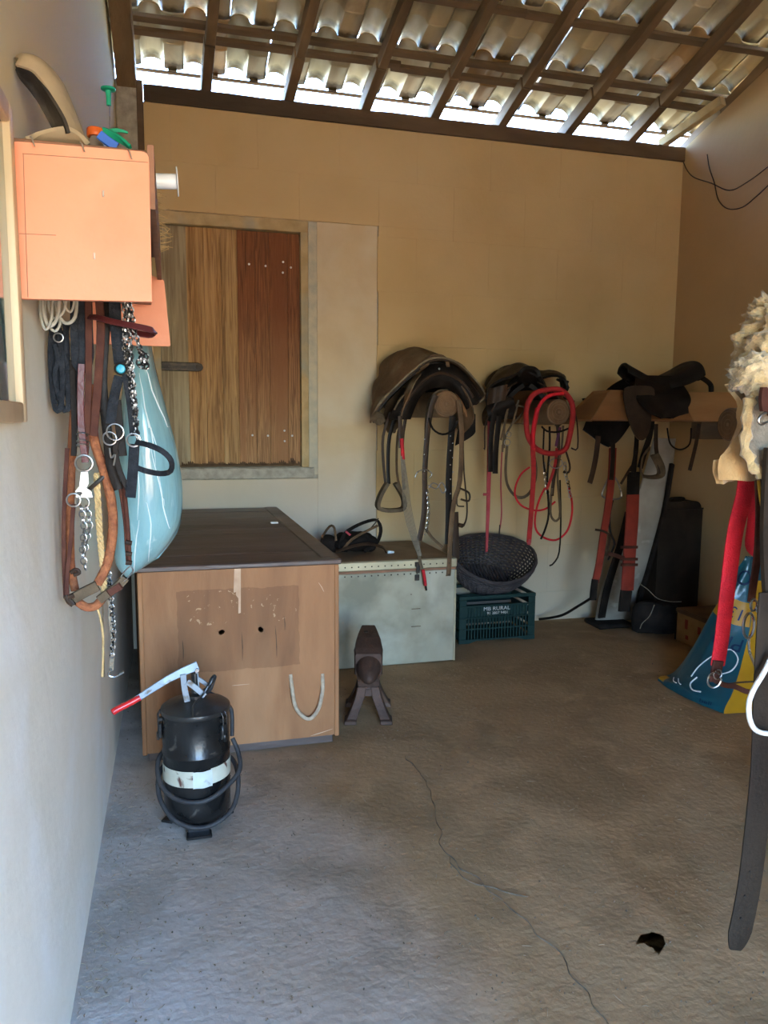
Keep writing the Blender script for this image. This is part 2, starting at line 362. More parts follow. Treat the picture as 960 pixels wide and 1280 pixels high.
# plaster patch (old doorway filled in) round the window
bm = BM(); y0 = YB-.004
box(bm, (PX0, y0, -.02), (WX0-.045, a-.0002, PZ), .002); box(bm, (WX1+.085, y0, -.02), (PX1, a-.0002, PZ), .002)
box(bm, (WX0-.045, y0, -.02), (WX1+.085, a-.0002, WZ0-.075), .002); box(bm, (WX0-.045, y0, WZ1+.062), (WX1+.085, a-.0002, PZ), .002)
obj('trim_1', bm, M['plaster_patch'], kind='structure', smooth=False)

# window_1: wooden shutter of upright boards in a plastered frame
M['shutter'] = mat('shutter', (.42, .25, .095), (.20, .105, .038), 10, 12, (.36, .62), .62, bump=1, bscale=24, stretch=(8, 1, .30), c3=(.52, .34, .15), scale3=2.2, ramp3=(.46, .66), dist=1.6,
    rnd=[(0, (1, 1, 1)), (.25, (1.15, 1.12, 1.05)), (.5, (.86, .84, .8)), (.75, (1.05, 1.0, .95))])
M['shutter_red'] = mat('shutter_red', (.42, .24, .10), (.20, .10, .04), 10, 12, (.36, .62), .6, bump=1, bscale=24, stretch=(8, 1, .30), c3=(.30, .15, .06), scale3=1.4, ramp3=(.46, .62), dist=1.8)
zone(M['shutter_red'], (.62, .40, .30), .35, 1.25, .5, 'MULTIPLY')
M['shutter_grey'] = mat('shutter_grey', (.40, .33, .20), (.25, .19, .11), 6, 9, (.38, .62), .75, bump=1, bscale=30, stretch=(5, 1, .3), dist=1.2)
M['rot'] = mat('rot', (.06, .035, .02), (.12, .07, .035), 30, rough=.95)
M['frame_wood'] = mat('frame_wood', (.50, .38, .20), (.38, .28, .13), 12, 7, (.35, .7), .85, bump=.8, bscale=60, c3=(.34, .34, .26), scale3=4)
M['iron'] = mat('iron', (.035, .032, .03), (.09, .07, .05), 25, 6, (.4, .7), .5, metal=.7, bump=.4, bscale=80)
M['steel'] = mat('steel', (.42, .42, .41), (.26, .25, .23), 20, 5, (.4, .7), .25, rough2=.45, metal=1)
win = thing('window_1', None, None, ((WX0+WX1)/2, YB, WZ0), kind='structure')
yw = YB+.030
edges_px = [196, 215, 235, 257, 278, 298, 320, 337, 360, 380]
ex = [at(px, 430, 'y', yw).x for px in edges_px]; ex[0] = WX0; ex[-1] = WX1-.02
for i in range(len(ex)-1):
    bm = BM(); x0, x1 = ex[i]+.0005, ex[i+1]-.0005; dy = random.uniform(-.0012, .0012)
    box(bm, (x0, yw+dy, WZ0+.012+random.uniform(0, .008)), (x1, yw+.028, WZ1-.012), .0012)
    bmesh.ops.subdivide_edges(bm, edges=[e for e in bm.edges if abs(e.verts[0].co.z-e.verts[1].co.z) > .5], cuts=30)
    for v in bm.verts: v.co.x += noise.noise(V((0, 0, v.co.z*3+i)))*.0006*(1 if v.co.x > (x0+x1)/2 else -1)
    m = M['shutter_grey'] if i < 2 else (M['shutter_red'] if i >= 5 else M['shutter'])
    obj('plank', bm, m, win, smooth=False)
bm = BM(); box(bm, (WX0-.04, yw+.034, WZ0-.04), (WX1+.04, yw+.06, WZ1+.04)); obj('light_leak_board', bm, M['rafter_wood'], win, smooth=False)  # unseen backing added to stop light leaking between the planks
# rotten lower ends of the boards
bm = BM()
for k in range(60):
    x = WX0+.10+(WX1-WX0-.14)*k/59; h = .012+.05*abs(noise.noise(V((x*16, 0, 0))))*(1.6 if x > .35 else .8)
    x1 = x+.0155; prism(bm, [V((x, yw-.0042, WZ0+.01)), V((x1, yw-.0042, WZ0+.01)), V((x1-.003, yw-.0042, WZ0+.01+h*random.uniform(.6, 1))), V((x+.004, yw-.0042, WZ0+.01+h))], (0, .003, 0))
obj('rot_edge', bm, M['rot'], win, smooth=False, label='blackened rotten lower edge of the boards')
M['nail'] = mat('nail', (.95, .93, .88), rough=.25, metal=.4)
nb = None
for x, y in [(424, 240), (486, 247), (552, 232), (581, 253), (551, 272), (437, 882), (495, 884), (557, 865), (586, 884), (558, 904)]:
    p = at(170+x/3, 250+y/3, 'y', yw-.004)
    if nb is None:
        bm = BM(); lathe(bm, [(0, -.003), (.0062, -.001), (.007, .003)], p, (0, 1, 0), 10); nb = obj('nail', bm, M['nail'], win); np0 = p
    else: inst(nb, win, p-np0)
bm = BM(); F0, F1 = YB-.007, YB+.05
box(bm, (WX0-.044, F0, WZ0-.002), (WX0-.001, F1, WZ1+.06), .003); obj('window_frame', bm, M['frame_wood'], win, smooth=False)
bm = BM(); box(bm, (WX1-.018, F0, WZ0-.002), (WX1+.028, F1, WZ1+.012), .003); obj('window_frame', bm, M['frame_wood'], win, smooth=False)
bm = BM(); box(bm, (WX0-.0435, F0-.002, WZ1-.008), (WX1+.028, F1, WZ1+.061), .003); obj('window_frame', bm, M['frame_wood'], win, smooth=False)
bm = BM(); box(bm, (WX1+.0285, YB-.006, WZ0-.05), (WX1+.0845, F1, WZ1+.061), .003)
bmesh.ops.subdivide_edges(bm, edges=bm.edges[:], cuts=4); jitter(bm, .0015, 30); obj('cement_strip', bm, M['cement'], win, smooth=False)
bm = BM(); box(bm, (WX0-.0435, YB-.026, WZ0-.072), (WX1+.06, F1, WZ0-.003), .006)
bmesh.ops.subdivide_edges(bm, edges=[e for e in bm.edges if e.calc_length() > .3], cuts=40); jitter(bm, .004, 22); obj('window_sill', bm, M['cement_rough'], win, smooth=False)
# strap hinge on the shutter
hg = BM(); p0 = at(188, 457, 'y', yw-.014); p1 = at(249, 459, 'y', yw-.014)
beam(hg, p0, p1, .012, .052, bev=.003)
h = obj('hinge', hg, M['iron'], win, smooth=False)
bm = BM()
for t in (.28, .48, .68): box(bm, tuple(p0.lerp(p1, t)+V((-.03, -.010, -.010))), tuple(p0.lerp(p1, t)+V((.02, -.006, .004))), .001)
lathe(bm, [(0, -.012), (.022, -.008), (.024, .004)], p1, (0, 1, 0), 14); obj('bolt', bm, M['iron'], h)

# ---------------- roof
ceil = thing('ceiling', None, None, (1.6, 2.4, 3.9), kind='structure')
CB = BASE['ceiling']
bm = BM(); box(bm, (-.115, YB-.02, 3.2), (XR+.10, YB+.13, 3.292), .004)
bmesh.ops.subdivide_edges(bm, edges=[e for e in bm.edges if e.calc_length() > 1], cuts=60); jitter(bm, .004, 7)
obj('trim_2', bm, M['beam_wood'], kind='structure', smooth=False)
bm = BM(); box(bm, (-.150, YB-.065, 2.66), (-.116, YB-.002, 3.29), .003); obj('trim_3', bm, M['beam_wood'], kind='structure', smooth=False)
RXK = [(.236, .032), (.719, .042), (1.193, .028), (1.64, .011), (2.103, .002), (2.577, .004), (3.06, -.014), (3.54, -.073)]
RH = .075
for i, (x, k) in enumerate(RXK):
    # upper rafter and a shorter, slightly thicker tail piece lapped beside it over the wall plate
    bm = BM(); ya, yb2 = (4.46, YF-.4); 
    beam(bm, (x+k*(4.8-ya), ya, roofz(ya, RH/2)), (x+k*(4.8-yb2)*.8, yb2, roofz(yb2, RH/2)), .052, RH, bev=.003)
    bmesh.ops.subdivide_edges(bm, edges=[e for e in bm.edges if e.calc_length() > 1], cuts=40); jitter(bm, .004, 4)
    obj('rafter', bm, M['rafter_wood'], ceil, smooth=False)
    bm = BM(); beam(bm, (x-.004, 4.93, roofz(4.93, RH/2)), (x+k*.3-.002, 4.46+.004, roofz(4.464, RH/2)), .060, RH+.004, bev=.003)
    jitter(bm, .003, 9); obj('rafter_tail', bm, M['rafter_wood'], ceil, smooth=False)
bm = BM(); beam(bm, at(826, 181, 'y', 4.82), V((3.42, 4.36, roofz(4.36, .02))), .05, .06, bev=.004); jitter(bm, .004, 8); obj('rafter_tail', bm, M['frame_wood'], ceil, smooth=False, label='short pale propping rafter at the right corner')
# heavy end rafter and edge board along the left wall
bm = BM(); beam(bm, (-.20, 4.79, roofz(4.79, .015)), (-.19, YF-.3, roofz(YF-.3, .015)), .105, .13, bev=.004)
bmesh.ops.subdivide_edges(bm, edges=[e for e in bm.edges if e.calc_length() > 1], cuts=40); jitter(bm, .004, 4); obj('rafter', bm, M['rafter_wood'], ceil, smooth=False)
# battens
yb = 4.44; ybs = [4.53]
while yb > YF-.4: ybs.append(yb); yb -= .381
for i, y in enumerate(ybs):
    for (xa, xb) in ((-.30, 1.33), (1.28, 3.95)) if i == 0 else ((-.36, 1.9), (1.9, 3.95)):
        bm = BM(); o = RH+.014; dx = .018 if (i == 0 and xa > 0) else 0
        beam(bm, (xa, y+dx, roofz(y+dx, o)), (xb, y+dx-.006, roofz(y+dx, o)), .042, .026, up=(0, K, 1), bev=.002)
        bmesh.ops.subdivide_edges(bm, edges=[e for e in bm.edges if e.calc_length() > 1], cuts=24); jitter(bm, .003, 3)
        obj('batten', bm, M['batten_wood'], ceil, smooth=False)
bm = BM(); beam(bm, (-.33, 4.842, roofz(4.842, RH+.036)), (3.95, 4.842, roofz(4.842, RH+.036)), .022, .009, up=(0, K, 1), bev=.001); obj('eave_lath', bm, M['batten_wood'], ceil, smooth=False)
# tiles: hump + pan, each its own piece sharing one mesh
def tile_bm():
    bm = BM(); PR = []
    W = .2345
    for x in [-.062, -.060, -.054, -.044, -.030, -.012, .012, .030, .044, .054, .060, .066, .10, .14, .160, .170, .176]:
        h = .055*math.sqrt(max(0, 1-(x/.0605)**2)) if abs(x) < .0605 else 0
        if x > .165: h = (x-.165)*1.0
        if x > .066 and x <= .165: h = .004*math.cos((x-.066)/.1*6.28)-.002
        PR.append((x, h))
    ST = [(0, 1.07, .002), (.028, 1.07, .002), (.032, 1.03, .001), (.195, 1.0, 0), (.200, 1.0, -.004), (.208, 1.0, -.004), (.213, .99, 0), (.365, .96, 0), (.370, .94, -.003), (.425, .93, -.003)]
    G = [[V((x*(s if abs(x) < .0605 else 1), -y, z*s+dz)) for x, z in PR] for y, s, dz in ST]
    T = [[bm.verts.new(p+V((0, 0, .011))) for p in r] for r in G]; B = [[bm.verts.new(p) for p in r] for r in G]
    n, m_ = len(ST), len(PR)
    for i in range(n-1):
        for j in range(m_-1):
            bm.faces.new((T[i][j], T[i+1][j], T[i+1][j+1], T[i][j+1])); bm.faces.new((B[i][j], B[i][j+1], B[i+1][j+1], B[i+1][j]))
        bm.faces.new((T[i][0], B[i][0], B[i+1][0], T[i+1][0])); bm.faces.new((T[i][-1], T[i+1][-1], B[i+1][-1], B[i][-1]))
    for j in range(m_-1):
        bm.faces.new((T[0][j], T[0][j+1], B[0][j+1], B[0][j])); bm.faces.new((T[-1][j], B[-1][j], B[-1][j+1], T[-1][j+1]))
    # hooking nib under the pan at the lower end and lug
    box(bm, (.085, -.012, -.016), (.135, .004, .006), .002)
    return bm
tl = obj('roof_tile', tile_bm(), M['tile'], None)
tl.parent = ceil; sl = math.atan(K); GA = .381; first = True
yr = 4.835; rest = []
while yr > YF-.3:
    for c in range(19):
        x = -.06+.2345*(c-1)
        loc = V((x+random.uniform(-.004, .004), yr+random.uniform(-.004, .004), roofz(yr, RH+.042)+.010))-CB
        rot = (-sl+.028+random.uniform(-.003, .003), 0, random.uniform(-.008, .008))
        if yr < -.3: rest.append((loc, rot)); continue
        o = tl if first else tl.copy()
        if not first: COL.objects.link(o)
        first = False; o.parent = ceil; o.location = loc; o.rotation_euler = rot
    yr -= GA
from mathutils import Euler
bm = BM()
for loc, rot in rest:
    n0 = len(bm.verts); t = tile_bm(); me = bpy.data.meshes.new('t'); t.to_mesh(me); t.free(); bm.from_mesh(me); bpy.data.meshes.remove(me); bm.verts.ensure_lookup_table()
    Mx = Matrix.Translation(loc+CB) @ Euler(rot).to_matrix().to_4x4()
    for v in bm.verts[n0:]: v.co = Mx @ v.co
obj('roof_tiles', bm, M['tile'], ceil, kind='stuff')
# ================================================================== MATERIALS FOR THINGS
M['orange'] = mat('orange', (.78, .30, .165), (.70, .25, .13), 5, 8, (.4, .7), .55, bump=.25, bscale=60, c3=(.82, .38, .23), scale3=3, ramp3=(.55, .75))
M['brown_board'] = mat('brown_board', (.30, .15, .09), (.22, .11, .06), 12, rough=.75, bump=.4)
M['leather_black'] = mat('leather_black', (.008, .006, .005), (.018, .013, .010), 14, 6, (.4, .7), .42, rough2=.62, bump=.4, bscale=120, spec=.12)
M['leather_dark'] = mat('leather_dark', (.028, .016, .010), (.052, .030, .017), 12, 6, (.4, .7), .42, rough2=.6, bump=.4, bscale=120, spec=.2)
M['leather_brown'] = mat('leather_brown', (.060, .022, .016), (.10, .040, .026), 20, 6, (.4, .7), .6, rough2=.75, bump=.4, bscale=120, spec=.08)
M['leather_wine'] = mat('leather_wine', (.11, .022, .022), (.065, .018, .018), 20, rough=.3, bump=.3, bscale=120)
M['leather_dusty'] = mat('leather_dusty', (.14, .085, .045), (.075, .046, .025), 9, 8, (.38, .68), .75, bump=.8, bscale=70, c3=(.20, .155, .095), scale3=5, ramp3=(.55, .75), spec=.2)
M['leather_mold'] = mat('leather_mold', (.13, .095, .058), (.07, .05, .03), 18, 7, (.35, .7), .85, bump=.8, bscale=90, spec=.2)
M['webbing'] = mat('webbing', (.016, .018, .022), (.03, .034, .04), 40, 4, (.4, .7), .7, bump=1, bscale=200, spec=.08)
M['rope_rust'] = mat('rope_rust', (.34, .125, .05), (.20, .065, .03), 60, 4, (.35, .7), .85, bump=1, bscale=160)
M['rope_tan'] = mat('rope_tan', (.60, .43, .20), (.42, .28, .12), 40, 4, (.35, .7), .9, bump=1, bscale=150)
M['rope_white'] = mat('rope_white', (.78, .76, .70), (.62, .60, .54), 40, 4, (.35, .7), .8, bump=.6, bscale=150)
M['rope_grey'] = mat('rope_grey', (.17, .14, .10), (.25, .215, .16), 70, 4, (.35, .7), .85, bump=.8, bscale=200)
M['red_web'] = mat('red_web', (.62, .010, .022), (.45, .008, .016), 30, 4, (.35, .7), .62, bump=.7, bscale=220)
M['red_dull'] = mat('red_dull', (.40, .022, .022), (.28, .016, .016), 30, 4, (.35, .7), .7, bump=.7, bscale=200)
M['pink_dull'] = mat('pink_dull', (.38, .06, .07), (.28, .03, .04), 14, 4, (.35, .7), .7, bump=.7, bscale=200)
M['red_leg'] = mat('red_leg', (.24, .030, .017), (.17, .022, .013), 12, 4, (.35, .7), .75, bump=.4, bscale=90)
M['red_fade'] = mat('red_fade', (.55, .012, .02), (.40, .01, .018), 40, rough=.6)
M['clear_plastic'] = mat('clear_plastic', (.40, .39, .33), (.28, .27, .22), 20, rough=.25, spec=.6, coat=.3)
M['bag_blue'] = mat('bag_blue', (.27, .50, .54), (.21, .42, .48), 6, 5, (.4, .7), .22, bump=1, bscale=14, stretch=(3, 3, .6), spec=.6, coat=.3, c3=(.46, .66, .68), scale3=9, ramp3=(.62, .72))
M['bag_crease'] = mat('bag_crease', (.80, .92, .93), rough=.2, coat=.4)
M['glass_teal'] = mat('glass_teal', (.05, .15, .15), (.08, .20, .19), 6, rough=.06, spec=.7, coat=.6)
M['frame_pale'] = mat('frame_pale', (.62, .46, .28), (.50, .36, .20), 12, rough=.5, bump=.4, stretch=(1, 1, .3))
M['white_plastic'] = mat('white_plastic', (.80, .84, .86), (.66, .74, .80), 10, rough=.4)
M['blue_plastic'] = mat('blue_plastic', (.05, .16, .62), rough=.35)
M['green_plastic'] = mat('green_plastic', (.015, .34, .20), (.01, .26, .15), 20, rough=.35)
M['orange_plastic'] = mat('orange_plastic', (.62, .12, .02), rough=.4)
M['bottle_grey'] = mat('bottle_grey', (.22, .19, .16), rough=.3)
M['dust_pad'] = mat('dust_pad', (.40, .32, .20), (.30, .24, .16), 12, 8, (.35, .7), .9, bump=.7, bscale=60)
M['dust_black'] = mat('dust_black', (.012, .010, .009), (.08, .068, .05), 8, 8, (.45, .75), .8, bump=.6, bscale=60)
M['grip_red'] = mat('grip_red', (.62, .02, .02), rough=.3, coat=.5)
M['turq'] = mat('turq', (.02, .30, .42), rough=.3)

# ================================================================== LEFT WALL
# framed glazed board at the photo's left edge
pA = at(18, 528, 'x', XL); yE = pA.y; zB = pA.z; zT = at(10, 155, 'x', XL).z
fb = thing('framed_board', 'pale wooden frame round teal glass hung on the left wall, nearest the viewer', 'frame', (XL, yE-.3, zB))
for nm, lo, hi in (('frame_side', (XL+.001, yE-.032, zB), (XL+.022, yE, zT)), ('frame_side', (XL+.001, yE-.66, zB), (XL+.022, yE-.63, zT)),
                   ('frame_side', (XL+.001, yE-.629, zB), (XL+.022, yE-.033, zB+.034)), ('frame_side', (XL+.001, yE-.629, zT-.034), (XL+.022, yE-.033, zT))):
    bm = BM(); box(bm, lo, hi, .004, seg=2); obj(nm, bm, M['frame_pale'], fb)
bm = BM(); box(bm, (XL+.002, yE-.629, zB+.035), (XL+.010, yE-.033, zT-.035)); obj('glass', bm, M['glass_teal'], fb, smooth=False)

# orange wall shelf
SY0, SY1 = 1.53, 2.45
Q = [at(x, y, 'y', SY0) for x, y in ((12, 176), (186, 190), (190, 377), (20, 373))]
sh = thing('wall_shelf', 'orange painted wooden wall shelf box high on the left wall', 'shelf', (XL, 1.9, 1.63))
def rounded(q, r, n=5, which=(0, 1, 2, 3)):
    out = []
    for i in range(4):
        p, a, b = q[i], q[i-1], q[(i+1) % 4]; rr = r if i in which else .002
        u, v = (a-p).normalized()*rr, (b-p).normalized()*rr
        for k in range(n+1):
            t = k/n; out.append(p+u*(1-t)**2+v*t**2)
    return out
Q[0].x = max(Q[0].x, XL+.001); Q[3].x = XL+.001
bm = BM(); prism(bm, rounded(Q, .014, which=(0, 1)), (0, .016, 0)); bmesh.ops.bevel(bm, geom=[e for e in bm.edges if e.calc_length() > .05], offset=.002, segments=1, affect='EDGES')
end = obj('end_panel', bm, M['orange'], sh, smooth=False)
bm = BM()   # raised filler line and small nails on the panel
M['nail_bent'] = mat('nail_bent', (.45, .36, .28), rough=.4, metal=.6)
for x, y in ((41, 176), (103, 183), (162, 192)):
    bm = BM(); p = at(x, y, 'y', SY0); tube(bm, [p+V((-.004, .004, .008)), p+V((0, -.008, .002)), p+V((.004, -.010, -.012))], .0014, 6); obj('nail', bm, M['nail_bent'], end)
for x, y in ((129, 242), (118, 320)):
    bm = BM(); p = at(x, y, 'y', SY0-.001); box(bm, tuple(p-V((.002, .0012, .006))), tuple(p+V((.002, .001, .006))), .001); obj('nail', bm, M['nail_bent'], end)
bm = BM()
def thinline(bm, pts, Y, w=.0012):
    strap(bm, P(pts, Y), w, .0008, smooth=False)
thinline(bm, [(28, 192), (100, 197), (185, 203)], SY0-.0002); thinline(bm, [(29, 192), (32, 290), (35, 372)], SY0-.0002); thinline(bm, [(24, 292), (70, 294)], SY0-.0002)
obj('joint_line', bm, M['brown_board'], end)
zt = 1.895
bm = BM(); box(bm, (XL+.001, SY0+.017, zt-.016), (-.034, SY1, zt), .002); obj('shelf_board', bm, M['brown_board'], sh, smooth=False)
bm = BM(); box(bm, (XL+.001, SY0+.017, 1.74), (-.052, SY1, 1.752), .002); obj('shelf_board', bm, M['brown_board'], sh, smooth=False)
bm = BM(); prism(bm, [V((-.033, SY0+.017, 1.79)), V((-.033, SY1, 1.815)), V((-.033, SY1, 1.91)), V((-.033, SY0+.017, 1.905))], (.012, 0, 0)); obj('front_board', bm, M['brown_board'], sh, smooth=False)
bm = BM(); prism(bm, rounded([V((XL+.001, SY1+.001, 1.90)), V((-.014, SY1+.001, 1.815)), V((.000, SY1+.001, 1.62)), V((XL+.001, SY1+.001, 1.62))], .006, 3), (0, .016, 0)); obj('end_panel', bm, M['orange'], sh, smooth=False)
hook_z = 1.739
bm = BM(); tube(bm, [V((-.235, 1.80, 1.71)), V((-.06, 1.80, 1.71))], .005, 8)
for x in (-.23, -.15, -.065): tube(bm, [V((x, 1.80, 1.71)), V((x, 1.80, 1.741))], .003, 6)
obj('hanging_rail', bm, M['iron'], sh)

# objects on the shelf
hp = thing('leather_pad', 'dusty folded black leather pad arching up the wall on top of the orange shelf', 'pad', (XL+.06, 1.68, zt))
def rib(px, Y): return smooth_pts(P(px, Y), 5)
def loftribs(bm, A, B, th, bulge=0, nv=6, bdir=(0, -1, 0)):
    n = len(A)-1
    sheet(bm, lambda u, v: A[round(u*n)].lerp(B[round(u*n)], v)+V(bdir)*(bulge*math.sin(math.pi*v)), n, nv, th)
bm = BM(); A = rib([(19, 74), (30, 68), (52, 76), (76, 102), (92, 138), (106, 176)], [1.60, 1.60, 1.62, 1.65, 1.68, 1.70])
B = rib([(20, 82), (28, 84), (44, 92), (64, 120), (80, 150), (92, 176)], [1.58, 1.575, 1.58, 1.59, 1.60, 1.61]); loftribs(bm, A, B, .006, .012, 5, (.6, -.4, .3)); obj('outer_side', bm, M['dust_pad'], hp)
bm = BM(); A = rib([(20, 81), (28, 85), (44, 93), (64, 121), (80, 148), (86, 166)], 1.585); B = rib([(21, 86), (26, 98), (38, 114), (52, 136), (64, 156), (70, 166)], [1.60, 1.60, 1.61, 1.62, 1.63, 1.64]); loftribs(bm, A, B, .006, -.010, 5); obj('inner_side', bm, M['dust_black'], hp)
bm = BM(); A = rib([(34, 175), (52, 166), (70, 161), (86, 160), (100, 168), (110, 180)], 1.60); B = rib([(34, 181), (52, 181), (70, 181), (86, 181), (100, 183), (110, 184)], [1.63]*6); loftribs(bm, A, B, .010, .012, 4); obj('foot_flap', bm, M['dust_pad'], hp)
bt = thing('bottle', 'small grey bottle with an orange cap on top of the orange shelf', 'bottle', tuple(at(120, 180, 'y', 1.70)))
c = at(120, 190, 'y', 1.70); c.z = zt
c.z += at(120, 161, 'y', 1.70).z-zt-.049; bm = BM(); lathe(bm, [(.015, zt-c.z), (.016, zt-c.z+.004), (.016, .022), (.011, .030), (.009, .034)], c, seg=18); obj('body', bm, M['bottle_grey'], bt)
bm = BM(); lathe(bm, [(.0155, .033), (.0165, .035), (.0165, .047), (.015, .049)], c, seg=18); obj('cap', bm, M['orange_plastic'], bt)
bb = thing('brush', 'blue and green plastic brush lying on top of the orange shelf', 'brush', tuple(at(140, 184, 'y', 1.66)))
bm = BM(); strap(bm, P([(124, 168), (134, 176), (146, 184)], 1.64), .018, .008); obj('handle', bm, M['blue_plastic'], bb)
bm = BM(); sheet(bm, lambda u, v: at(128+u*34+v*2, 166+18*u**1.6+(v-.5)*(14+4*u)*(1-.75*u)+0*v, 'y', 1.69+.01*v), 10, 5, .006); obj('blade', bm, M['green_plastic'], bb)
bm = BM(); strap(bm, P([(134, 165), (148, 163), (160, 166)], 1.70), lambda t: .012*(1-.7*t), .004); obj('blade', bm, M['green_plastic'], bb)
gp = thing('needle', 'long thin needle with a green T-shaped head standing on the orange shelf', 'needle', tuple(at(137, 185, 'y', 1.72)))
bm = BM(); tube(bm, P([(137, 132), (137.5, 178)], 1.72), .0009, 6); obj('shaft', bm, M['steel'], gp)
bm = BM(); lathe(bm, [(.0045, 0), (.0055, .020), (.006, .028), (.0145, .030), (.0145, .033), (.004, .0345)], at(136, 132, 'y', 1.72), seg=14); obj('head', bm, M['green_plastic'], gp)
# spool on a peg at the shelf's right side
y_ = 1.95; a_, b_ = at(184, 226, 'y', y_), at(221, 227, 'y', y_)
sp = thing('spool', 'pale blue-white spool with thin flanges sticking out right of the orange shelf', 'spool', tuple(a_))
ax = (b_-a_).normalized(); L_ = (b_-a_).length
bm = BM(); lathe(bm, [(.004, 0), (.0175, .001), (.0175, L_-.001), (.004, L_)], a_, ax, 20); obj('thread', bm, M['white_plastic'], sp)
for t in (.03, 1.0):
    bm = BM(); lathe(bm, [(.004, 0), (.033, .0002), (.033, .0022), (.004, .0025)], a_+ax*(L_*t), ax, 24); obj('flange', bm, M['white_plastic'], sp)
# frayed twine at the shelf edge
bm = BM()
for k in range(46):
    t = k/46; b = at(192+14*t, 218+100*t, 'y', 2.3+.1*random.random()); e = b+V((random.uniform(.004, .03), random.uniform(-.02, .02), random.uniform(-.022, .012)))
    tube(bm, [b-V((.012, 0, 0)), b.lerp(e, .5)+V((0, 0, random.uniform(-.006, .006))), e], .0011, 5)
obj('twine_tuft', bm, M['rope_tan'], None, base=tuple(at(205, 300, 'y', 2.35)), label='frayed tan twine tufts along the right edge of the orange shelf', cat='twine', kind='stuff')

# ---- tack hanging under the shelf
def mkstrap(name, parent, px, Y, w, m, t=.004, face=(0, -1, 0), n=3, closed=False, label=None):
    bm = BM(); strap(bm, P(px, Y), w, t, face, n, closed); return obj(name, bm, M[m], parent, label=label)
def mktube(name, parent, px, Y, r, m, seg=8, n=4, closed=False, label=None):
    bm = BM(); tube(bm, smooth_pts(P(px, Y), n, closed), r, seg, closed); return obj(name, bm, M[m], parent, label=label)
def mkring(name, parent, px, Y, rpx, r, m='steel', nrm=(0, 1, 0), sx=1, sy=1, label=None):
    p = at(px[0], px[1], 'y', Y); R = rpx*(p-CAM).dot(_f)/FPX; bm = BM(); ring(bm, p, R, r, nrm, 20, 7, sx, sy); return obj(name, bm, M[m], parent, label=label)
def links(bm, pts, L, r, w=.55):
    """chain of oval links along pts"""
    pts = smooth_pts(pts, 8); acc = 0; k = 0; last = pts[0]
    cum = [0]
    for a, b in zip(pts, pts[1:]): cum.append(cum[-1]+(b-a).length)
    n = max(2, int(cum[-1]/(L*.78)))
    def samp(s):
        for i in range(len(cum)-1):
            if cum[i+1] >= s: return pts[i].lerp(pts[i+1], (s-cum[i])/max(1e-9, cum[i+1]-cum[i]))
        return pts[-1]
    for k in range(n):
        s = (k+.5)*cum[-1]/n; a, b = samp(max(0, s-L/2)), samp(min(cum[-1], s+L/2)); t = (b-a).normalized(); c = samp(s)
        sd_ = t.cross(V((0, 1, 0) if k % 2 else (.9, .35, 0))).normalized() if abs(t.y) < .95 else t.orthogonal().normalized()
        tube(bm, [c+t*(math.cos(q)*L*.5)+sd_*(math.sin(q)*L*.5*w) for q in (j*2*math.pi/12 for j in range(12))], r, 5, True)

pb = thing('tubing_bundle', 'bundle of clear plastic tubing loops hanging at the left under the orange shelf', 'tubing', tuple(at(68, 376, 'y', 1.72)))
for px, Y, w in (([(50, 366), (51, 395), (57, 412), (64, 400), (66, 368)], 1.70, .004), ([(53, 366), (55, 392), (62, 408), (72, 396), (74, 366)], 1.71, .005), ([(60, 366), (62, 388), (70, 398), (80, 388), (84, 366)], 1.72, .004),
                 ([(68, 366), (72, 390), (82, 404), (94, 396), (96, 366)], 1.73, .005), ([(78, 366), (82, 384), (88, 390), (92, 382), (94, 366)], 1.72, .0035), ([(56, 366), (58, 400), (68, 414), (75, 404), (74, 380)], 1.735, .004)):
    mktube('tube_loop', pb, px, Y, w*.75, 'clear_plastic')
wb_ = thing('nylon_strap', 'coiled black nylon strap in flat folds hanging against the white wall', 'strap', tuple(at(84, 372, 'y', 1.80)))
for px, Y, w in (([(66, 400), (63, 440), (66, 490), (70, 512), (76, 508), (78, 470), (74, 410)], 1.79, .012), ([(74, 400), (70, 440), (72, 480), (78, 510), (86, 506), (84, 450), (82, 405)], 1.80, .013),
                 ([(84, 405), (80, 430), (82, 470), (88, 508), (95, 500), (94, 460), (92, 420)], 1.81, .013), ([(68, 430), (72, 450), (68, 470), (74, 500)], 1.785, .010)):
    mkstrap('coil', wb_, px, Y, w, 'webbing', .004, (.5, -.8, 0))
mkring('snap_ring', wb_, (73, 422), 1.77, 5.5, .0016)
mkstrap('webbing_fold', wb_, [(97, 366), (97, 400), (98, 448), (103, 458), (108, 446), (107, 410), (106, 366)], 1.775, .030, 'webbing', .004, (.3, -.9, 0))

rp_ = thing('noseband_rope', 'thick rust-brown padded rope loop with grey leather collars hanging on the left wall', 'rope', tuple(at(115, 540, 'y', 1.84)))
mktube('rope', rp_, [(96, 470), (91, 540), (88, 620), (88, 700), (94, 738)], 1.86, .0095, 'rope_rust', 10)
mktube('rope', rp_, [(114, 480), (117, 545), (129, 585), (139, 625), (141, 665), (134, 705), (122, 730)], 1.80, .0105, 'rope_rust', 10)
mktube('rope', rp_, [(97, 752), (108, 759), (120, 757), (128, 748)], 1.80, .010, 'rope_rust', 10)
mkstrap('collar', rp_, [(92, 748), (104, 741), (122, 732)], 1.79, .024, 'leather_mold', .014)
mkstrap('collar', rp_, [(124, 750), (136, 741), (149, 731), (157, 722)], 1.79, .020, 'leather_mold', .012)
mkstrap('collar', rp_, [(141, 733), (146, 740)], 1.785, .034, 'leather_brown', .014)
mktube('buckle', rp_, [(151, 722), (156, 714), (163, 708), (166, 714), (160, 722), (155, 727)], 1.78, .0016, 'steel')
